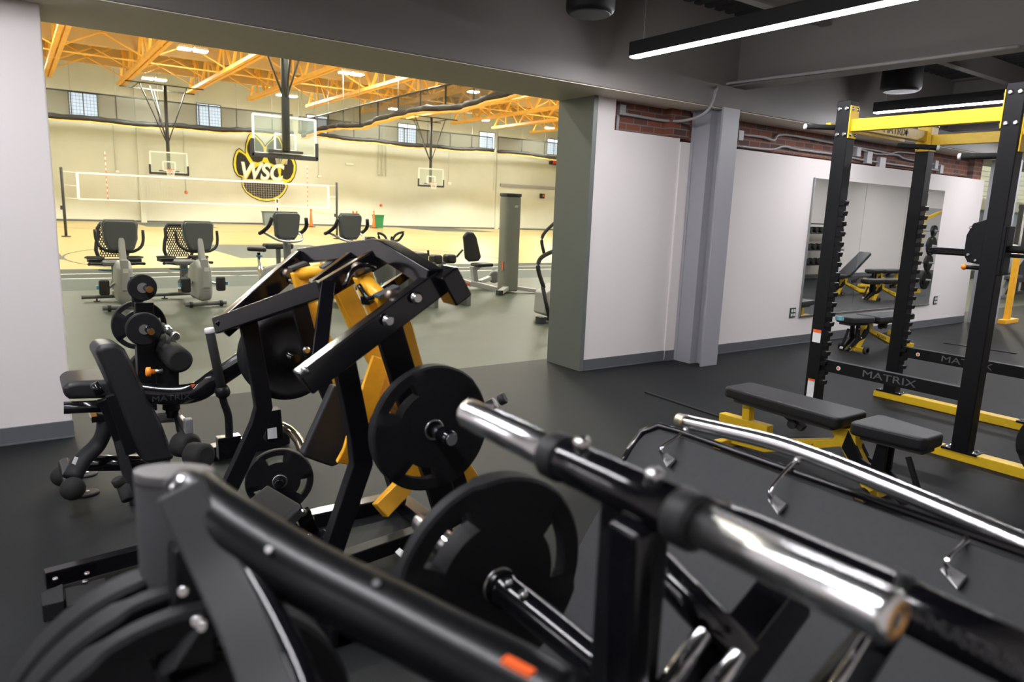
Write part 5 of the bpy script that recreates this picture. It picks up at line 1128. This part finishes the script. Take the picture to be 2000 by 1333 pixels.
m = MB(); m.beam([(0.555, 4.250, 1.037), (0.549, 4.250, 0.725), (0.542, 4.250, 0.433)], .09, .085, (0, 1, 0)); m.bb(tuple(V((0.512, 4.300, 1.177))), tuple(V((0.575, 4.250, 1.142)))); m.tube([(0.529, 4.280, 1.173), (0.532, 4.280, 1.006)], .03, 10); obj('plate_post', m, 'black_powder', lg, .004)
m = MB(); m.beam([(0.656, 4.100, 0.744), (0.648, 4.100, 0.516)], .06, .07, (0, 1, 0)); m.tube([(0.645, 4.100, 0.516), (0.642, 4.100, 0.459)], .045, 16); m.tube([(0.642, 4.100, 0.459), (0.638, 4.100, 0.415)], .03, 16); obj('roller_post', m, 'black_powder', lg, .003)
for (px_c, R, th, lb, yy, rt) in ((0, .070, .03, 'small black disc on the upper peg of the leg machine', 4.12, 0), (1, .088, .03, 'small black disc on the lower peg of the leg machine', 4.08, 0), (2, .138, .04, 'medium black grip plate behind the lower small disc of the leg machine', 4.36, 30)):
    c_ = V(((0.534, 4.100, 1.132), (0.528, 4.080, 0.916), (0.542, 4.360, 0.894))[px_c])
    if px_c < 2:
        tt = thing('weight_plate', lb, 'weight plate', tuple(c_)); m = MB(); m.lathe(c_ + V((0, .015, 0)), (0, -1, 0), [(0, R * .9), (.008, R), (.022, R), (.03, R * .92)], 40); obj('rubber_disc', m, 'plate_rubber', tt)
        m = MB(); m.lathe(c_ - V((0, .016, 0)), (0, -1, 0), [(0, .026), (.006, .026)], 20); obj('steel_hub_ring', m, 'steel', tt)
        m = MB(); m.rod(c_ + V((0, .30, 0)), c_ - V((-.02, .10, .0)), .017, 16); pg = obj('plate_peg', m, 'black_gloss', lg)
        m = MB(); m.lathe(c_ - V((-.02, .10, .0)), (.1, -1, 0), [(0, .017), (.004, .017)], 20); obj('brass_cap', m, 'brass', pg)
    else: weight_plate(c_, (0, -1, 0), R, th, lb, rt)
m = MB(); c_ = V((0.605, 4.450, 0.605)); m.lathe(c_, (0, -1, 0), [(0, .13), (.03, .14), (.06, .13)], 36); obj('cam_disc', m, 'black_matte', lg)
for (a, b) in (((0.650, 4.320, 0.785), (0.660, 4.200, 0.753)), ((0.664, 4.160, 0.760), (0.678, 3.980, 0.749))):
    m = MB(); a = V(a); b = V(b); m.lathe(a, b - a, [(0, .055), (.012, .066), ((b - a).length - .012, .066), ((b - a).length, .050)], 28); obj('foam_roller', m, 'foam_grip', lg)
m = MB(); m.rod((0.632, 4.200, 0.910), (0.645, 4.100, 0.894), .018, 14); m.rod((0.650, 4.100, 0.891), (0.660, 4.000, 0.885), .018, 14); hr = obj('pad_handle', m, 'foam_grip', lg)
m = MB(); m.lathe((0.641, 4.120, 0.908), V((.15, -.5, -.25)), [(0, .021), (.04, .021)], 14); m.rod((0.660, 4.000, 0.885), (0.662, 3.970, 0.884), .022, 14); m.rod((0.647, 4.100, 0.886), (0.644, 4.100, 0.824), .010, 10); obj('steel_joint', m, 'steel', hr)
m = MB(); m.lathe(V((0.558, 4.000, 0.701)), (-1, 0, .05), [(0, .012), (.02, .012), (.022, .024), (.04, .024), (.044, .018)], 20); obj('orange_knob', m, 'orange_plastic', lg)
m = MB(); m.rod((0.595, 4.000, 0.703), (0.558, 4.000, 0.701), .010, 10); obj('knob_pin', m, 'steel', lg)
m = MB(); m.rod((0.804, 3.850, 0.916), (0.851, 3.850, 0.608), .024, 18); gr = obj('handle_grip', m, 'foam_grip', lg)
m = MB(); m.rod((0.800, 3.850, 0.940), (0.804, 3.850, 0.913), .025, 18); obj('grip_cap', m, 'socket_face', gr)
m = MB(); m.tube([(0.851, 3.850, 0.608), (0.859, 3.850, 0.536), (0.880, 3.850, 0.448), (0.880, 3.850, 0.295)], .020, 14, curve=4); m.lathe((0.849, 3.850, 0.622), V((.1, 0, -.5)), [(0, .03), (.02, .038), (.045, .038), (.06, .028)], 18); obj('handle_stem', m, 'black_powder', lg)
m = MB(); m.beam([(0.908, 4.460, 0.050), (1.411, 4.564, 0.050)], .09, .09); obj('front_base', m, 'black_gloss', lg, .004)
m = MB(); m.box((0.877, 3.850, 0.284), (.12, .06, .12)); obj('stem_socket', m, 'black_gloss', lg, .004)
m = MB(); m.tube([(1.263, 4.200, 0.245), (1.303, 4.150, 0.220), (1.342, 4.100, 0.163), (1.356, 4.050, 0.098)], .03, 16, curve=4); m.tube([(1.268, 4.300, 0.230), (1.303, 4.250, 0.212), (1.343, 4.200, 0.153), (1.357, 4.150, 0.086)], .012, 12, curve=4); obj('polished_foot', m, 'brass_chrome', lg)
m = MB(); m.beam([(1.175, 4.100, 0.387), (1.188, 4.100, 0.201)], .10, .08, (0, 1, 0)); sh = obj('base_post', m, 'black_powder', lg, .004)
m = MB(); m.prism([(1.140, 4.050, 0.286), (1.193, 4.050, 0.288), (1.195, 4.050, 0.221), (1.141, 4.050, 0.223)], (0, -.003, 0)); obj('white_label', m, 'label_white', sh)
m = MB(); m.beam([(0.552, 4.100, 0.419), (0.666, 4.100, 0.411), (0.693, 3.900, 0.396)], .03, .05); obj('foot_link', m, 'steel', lg, .003)
m = MB(); m.box((0.688, 3.900, 0.414), (.04, .05, .08)); obj('link_end', m, 'grey_plastic', lg, .006)
for (a, b) in (((0.642, 3.950, 0.304), (0.695, 3.850, 0.314)), ((0.674, 3.800, 0.288), (0.733, 3.700, 0.298))):
    m = MB(); a = V(a); b = V(b); m.lathe(a, b - a, [(0, .050), (.014, .066), ((b - a).length - .014, .066), ((b - a).length, .045)], 28); obj('ankle_roller', m, 'foam_grip', lg)
m = MB(); m.tube([(0.668, 4.100, 0.455), (0.664, 4.000, 0.367), (0.675, 3.800, 0.305)], .02, 12); obj('ankle_arm', m, 'black_powder', lg)
for a, b in (((0.315, 3.600, 0.295), (0.330, 3.600, 0.259)), ((0.338, 3.600, 0.253), (0.351, 3.550, 0.197))):
    m = MB(); m.rod(a, b, .028, 16); obj('side_handle', m, 'foam_grip', lg)

# ================================================================ FOREGROUND MACHINE AT THE LOWER LEFT
fm = thing('plate_loaded_press', 'black plate loaded machine filling the lower left foreground', 'exercise machine', (.3, 1.1, 0))
def oval(pts, a, b, up=(1, 0, 0), n=24): 
    m = MB(); m.tube(pts, a, n, up=up, ry=b); return m
t0 = V((0.163, 1.044, 1.215)); m = oval([(t0.x, t0.y, t0.z - .012), (t0.x + .0, t0.y - .0, .70), (t0.x, t0.y, .06)], .030, .056, (.82, -.57, 0)); po = obj('oval_post', m, 'post_grey', fm)
m = oval([(t0.x, t0.y, t0.z - .012), (t0.x, t0.y, t0.z + .0), (t0.x, t0.y, t0.z + .006)], .030, .056, (.82, -.57, 0)); m2 = obj('post_cap', m, 'cap_grey', po, .003)
m = MB(); m.tube([(0.160, 0.956, 1.203), (0.171, 0.950, 1.210), (0.185, 0.901, 1.201), (0.264, 0.784, 1.155), (0.336, 0.653, 1.131), (0.399, 0.529, 1.112), (0.421, 0.463, 1.108)], .040, 24, curve=3); bt = obj('main_tube', m, 'tube_black', fm)
m = MB(); m.lathe((0.160, 0.949, 1.227), (-.1, -1, .1), [(0, .02), (.012, .02), (.018, .012)], 16); obj('pivot_bolt', m, 'bolt_steel', fm)
m = MB(); m.beam([(0.363, 0.504, 1.168), (0.374, 0.472, 1.167)], .012, .004); obj('orange_label', m, 'label_orange', bt)
for p in ((0.309, 0.683, 1.178), (0.220, 0.788, 1.196), (0.255, 0.759, 1.180)):
    m = MB(); m.lathe(p, (-.3, -.6, .6), [(-.004, .005), (.003, .004)], 14); obj('tube_bolt', m, 'steel', bt)
m = oval([(0.147, 0.908, 1.224), (0.170, 0.889, 1.213), (0.189, 0.830, 1.175), (0.204, 0.760, 1.136), (0.213, 0.681, 1.093), (0.209, 0.630, 1.074)], .030, .024, (0, 0, 1))
cv = MB(); cv.sweep(smooth_path([(0.148, 0.911, 1.243), (0.157, 0.886, 1.213), (0.173, 0.838, 1.163), (0.184, 0.759, 1.124), (0.190, 0.696, 1.086), (0.187, 0.644, 1.068)], 5), [(-.028, -.012), (.028, -.012), (.028, .012), (-.028, .012)], (-.45, -.55, .70)); gd = obj('curved_guard', cv, 'guard_matte', fm, .006, 3)
cv = MB(); cv.tube([(0.163, 0.922, 1.229), (0.180, 0.895, 1.215), (0.197, 0.848, 1.172), (0.214, 0.764, 1.128), (0.221, 0.689, 1.097), (0.222, 0.632, 1.067)], .016, 20, curve=4); obj('guard_tube', cv, 'black_gloss', gd)
m = MB(); m.prism([(0.111, 0.934, 1.005), (0.149, 0.955, 1.055), (0.171, 0.942, 1.063), (0.167, 0.914, 1.041), (0.128, 0.897, 1.005), (0.112, 0.906, 0.996)], (.01, .03, 0)); obj('side_bracket', m, 'post_grey', fm, .004)
m = MB(); m.beam([(0.171, 0.994, 1.129), (0.163, 0.977, 1.031), (0.161, 0.958, 0.941)], .06, .05, (1, 0, 0)); obj('frame_beam', m, 'black_powder', fm, .004)
m = MB(); m.beam([(t0.x - .1, t0.y, .05), (t0.x + .9, t0.y - .1, .05)], .09, .08); obj('frame_beam', m, 'black_powder', fm, .004)
for p in ((0.150, 0.938, 1.090), (0.156, 0.891, 1.070), (0.161, 0.886, 1.064)):
    m = MB(); m.lathe(p, (-.3, -.9, .2), [(0, .008), (.006, .006)], 12); obj('frame_bolt', m, 'bolt_steel', fm)
# plates low left
pc = V((0.150, 1.068, 0.840))
for k, nm in enumerate(('farthest', 'middle', 'nearest')):
    weight_plate((pc.x, pc.y - .065 * k, pc.z), (0, -1, 0), .225, .052, 'black rubber plate at the lower left corner, %s of the three' % nm, 100 + k * 8, holes=3)
m = MB(); m.rod((pc.x, pc.y + .1, pc.z), (pc.x, pc.y - .26, pc.z), .0235, 20); ph = obj('plate_horn', m, 'black_gloss', fm)
m = MB(); m.beam([(pc.x + .02, pc.y + .1, pc.z), (pc.x + .02, pc.y + .1, .05)], .06, .06, (1, 0, 0)); obj('horn_post', m, 'black_gloss', fm)
# base of that machine on the floor at far left
m = MB(); m.beam([(0.004, 3.208, 0.060), (0.408, 3.252, 0.060), (0.676, 3.304, 0.060)], .05, .07); bb_ = obj('floor_beam', m, 'black_gloss', fm, .003)
m = MB(); m.prism([(-0.016, 3.074, 0.070), (0.060, 3.117, 0.070), (0.057, 2.969, 0.070), (-0.013, 2.971, 0.070)], (0, 0, -.07)); obj('floor_block', m, 'post_grey', fm, .004)
m = MB(); m.prism([(0.065, 3.109, 0.050), (0.207, 3.125, 0.050), (0.202, 2.981, 0.050), (0.064, 2.958, 0.050)], (0, 0, -.04)); obj('floor_plate', m, 'black_matte', fm, .003)
for p in ((0.038, 3.152, 0.075), (0.146, 3.138, 0.075), (0.136, 3.111, 0.055)):
    m = MB(); m.lathe(p, (0, 0, 1), [(0, .012), (.008, .009)], 12); obj('floor_bolt', m, 'bolt_steel', bb_)

# ================================================================ PLATE HORN STAND IN THE CENTRE FOREGROUND
HX, HZ = .60, 1.265
hs = thing('plate_storage_stand', 'black stand with chrome plate sleeves on both sides, foreground centre', 'weight plate stand', (HX, .6, 0))
m = MB(); m.lathe((HX, .725, HZ), (0, -1, 0), [(0, .030), (.03, .030), (.25, .030)], 28); ht = obj('centre_tube', m, 'black_gloss', hs)
def sleeve(y0, y1, z, x, s):
    d = (0, s, 0); L = abs(y1 - y0)
    m = MB(); m.lathe((x, y0, z), d, [(0, .0245), (L - .014, .0245), (L - .006, .0245), (L, .020)], 32); sl = obj('chrome_sleeve', m, 'sleeve_chrome', hs)
    m = MB(); m.lathe((x, y0 - s * .03, z), d, [(0, .031), (.004, .034), (.028, .034), (.034, .031)], 28); obj('stop_collar', m, 'black_matte', sl)
    m = MB(); m.lathe((x, y1 - s * .001, z), d, [(0, .019), (.002, .017), (.002, .010), (-.004, .008)], 24); obj('end_cap', m, 'brass', sl)
    return sl
sleeve(.735, .965, HZ, HX, 1); sleeve(.475, .255, HZ, HX, -1)
for y in (.665, .535):
    m = MB(); m.lathe((HX - .008, y, HZ + .027), (-.1, 0, 1), [(0, .006), (.006, .011), (.016, .011), (.020, .007)], 18); obj('hex_bolt', m, 'bolt_steel', hs)
m = MB(); m.box((HX + .02, .60, HZ - .01), (.05, .13, .03)); m.beam([(HX + .03, .60, HZ - .02), (HX + .035, .60, .05)], .075, .055, (1, 0, 0)); obj('upright', m, 'black_powder', hs, .004)
m = MB(); m.beam([(HX - .03, .545, HZ - .02), (HX - .01, .55, .9), (HX + .03, .56, .05)], .05, .035, (1, 0, 0)); obj('upright', m, 'black_gloss', hs, .008, 3)
m = MB(); m.beam([(HX - .3, .6, .03), (HX + .5, .6, .03)], .08, .06); m.beam([(HX + .03, .2, .03), (HX + .03, 1.1, .03)], .08, .06); obj('floor_base', m, 'black_powder', hs, .004)
# lower pair of sleeves with a plate
LX, LZ = .745, .862
m = MB(); m.lathe((LX, 1.055, LZ), (0, -1, 0), [(0, .036), (.025, .036), (.03, .030), (.26, .030), (.30, .030), (.50, .030)], 28); obj('lower_tube', m, 'black_gloss', hs)
m = MB(); m.lathe((LX, 1.03, LZ), (0, 1, 0), [(0, .0245), (.365, .0245), (.37, .021)], 32); obj('chrome_sleeve', m, 'sleeve_chrome', hs)
for y in (1.01, .96):
    m = MB(); m.lathe((LX - .012, y, LZ + .026), (-.4, 0, 1), [(0, .005), (.006, .009), (.014, .009), (.017, .006)], 16); obj('hex_bolt', m, 'bolt_steel', hs)
m = MB(); m.beam([(LX, .60, LZ), (HX + .035, .60, LZ - .03)], .05, .05); obj('lower_arm', m, 'black_powder', hs)
weight_plate((LX, 1.09, LZ), (0, -1, 0), .222, .05, 'big black grip plate on the lower sleeve in the centre foreground', 42)

# ================================================================ LEG PRESS AT THE LOWER RIGHT
lp = thing('leg_press', 'black leg press with wide foot plate and bent chrome bar, right foreground', 'exercise machine', (1.5, .9, 0))
CX = 1.72
m = MB(); m.tube([(CX, 1.475, .952), (CX, 1.30, .968), (CX, 1.12, .982), (CX, .98, .980), (CX, .85, .972), (CX, .65, .955), (CX, .45, .935), (CX, .2, .91)], .0235, 24, curve=4); cb_ = obj('bent_chrome_bar', m, 'sleeve_chrome', lp)
# panel: tilted plane whose top edge lies under the bar
N0 = V((CX + .02, 1.60, .865)); dn = V((-.80, 0, -.60)).normalized()
dn = V((-.58, 0, -.815)).normalized()
def pp(y, s, off=0): return V((CX - .035, y, .915)) + dn * s + V((-.815, 0, .58)) * off
out = [pp(1.585, .07), pp(1.565, .03), pp(1.52, .0), pp(.2, .0), pp(.2, .95), pp(1.52, .95), pp(1.585, .90)]
m = MB(); m.prism(out, V((.815, 0, -.58)) * .03); mat('bracket_steel', (.8, .8, .8), .35, metal=1); fp_ = obj('foot_plate', m, 'panel_rubber', lp, .004)
m = MB(); m.tube([pp(1.595, .22), pp(1.595, .10), pp(1.58, .03), pp(1.53, -.010), pp(1.45, -.015), pp(.2, -.02)], .011, 12); obj('rim_tube', m, 'black_gloss', fp_)
for y in (1.43, 1.04, .60):
    zb = [.957, .982, .951][(1.43, 1.04, .60).index(y)]
    b = V((CX, y, zb)); f = pp(y, .085, .004)
    m = MB(); m.tube([b + V((-.010, 0, -.022)), b + V((-.050, 0, -.038)), f + V((-.034, 0, .045)), f + V((-.014, 0, .004))], .0055, 10, curve=4); hk = obj('chrome_bracket', m, 'chrome', lp)
    m = MB(); m.sphere(b + V((-.014, 0, -.024)), .011, 8); obj('bracket_bolt', m, 'bolt_steel', hk)
    m = MB(); m.prism([f + V((-.004, .02, .001)), f + V((.012, .012, .012)), f + V((.004, -.030, .006)), f + V((-.026, -.026, -.016))], V((-.006, 0, .008))); obj('bracket_foot', m, 'bracket_steel', hk, .001)
# black side tube with highlight, frame beams and rods under the sleeves
m = MB(); m.tube([(0.786, 0.656, 1.179), (0.776, 0.516, 1.188), (0.786, 0.345, 1.183), (0.783, 0.171, 1.180)], .030, 22); st_ = obj('side_tube', m, 'black_gloss', lp)
a = V((0.779, 0.351, 1.188)); b = V((0.785, 0.339, 1.183)); m = MB(); m.lathe(a, b - a, [(0, .034), (.02, .034)], 24); obj('tube_ring', m, 'black_matte', st_)
text('lettering', 'MATRIX', .022, V((0.737, 0.240, 1.199)), V((0.732, 0.219, 1.200)) - V((0.740, 0.263, 1.199)), (0, 0, 1), 'letter_faint', st_, .001, sx=1.3)
m = MB(); m.tube([(0.777, 0.702, 1.079), (0.793, 0.617, 1.030), (0.810, 0.532, 0.985)], .028, 20); obj('diagonal_tube', m, 'black_gloss', lp)
m = MB(); m.rod((0.745, 0.677, 1.090), (0.761, 0.672, 1.116), .008, 10); obj('chrome_pin', m, 'chrome', lp)
m = MB(); m.beam([(0.997, 0.592, 1.011), (0.868, 0.582, 0.947), (0.719, 0.575, 0.889)], .06, .09, (0, 0, 1)); obj('frame_beam', m, 'black_gloss', lp, .004)
for (p, q, r_) in (((0.744, 0.564, 1.030), (0.602, 0.530, 0.985), .014), ((0.758, 0.515, 1.021), (0.626, 0.489, 0.988), .014)):
    m = MB(); m.rod(p, q, r_, 16); obj('guide_rod', m, 'chrome', lp)
m = MB(); m.prism([(0.842, 0.373, 1.151), (0.869, 0.349, 1.131), (0.759, 0.341, 1.079), (0.691, 0.384, 1.059)], (.03, .02, -.01)); obj('side_plate', m, 'black_powder', lp, .004)
m = MB(); m.rod((0.760, 0.354, 1.139), (0.656, 0.342, 1.095), .006, 10); obj('side_rod', m, 'chrome', lp)
m = MB()
for (x, y) in ((1.05, .35), (1.05, 1.35), (2.0, .35), (2.0, 1.35)): m.beam([(x, y, 0.03), (x if x < 1.5 else 1.72, y, .32 if x < 1.5 else .80)], .07, .07, (0, 1, 0))
m.beam([(1.0, .35, .04), (2.1, .35, .04)], .08, .08); m.beam([(1.0, 1.35, .04), (2.1, 1.35, .04)], .08, .08); m.beam([(1.05, .3, .3), (1.05, 1.4, .3)], .06, .06); obj('base_frame', m, 'black_powder', lp, .004)
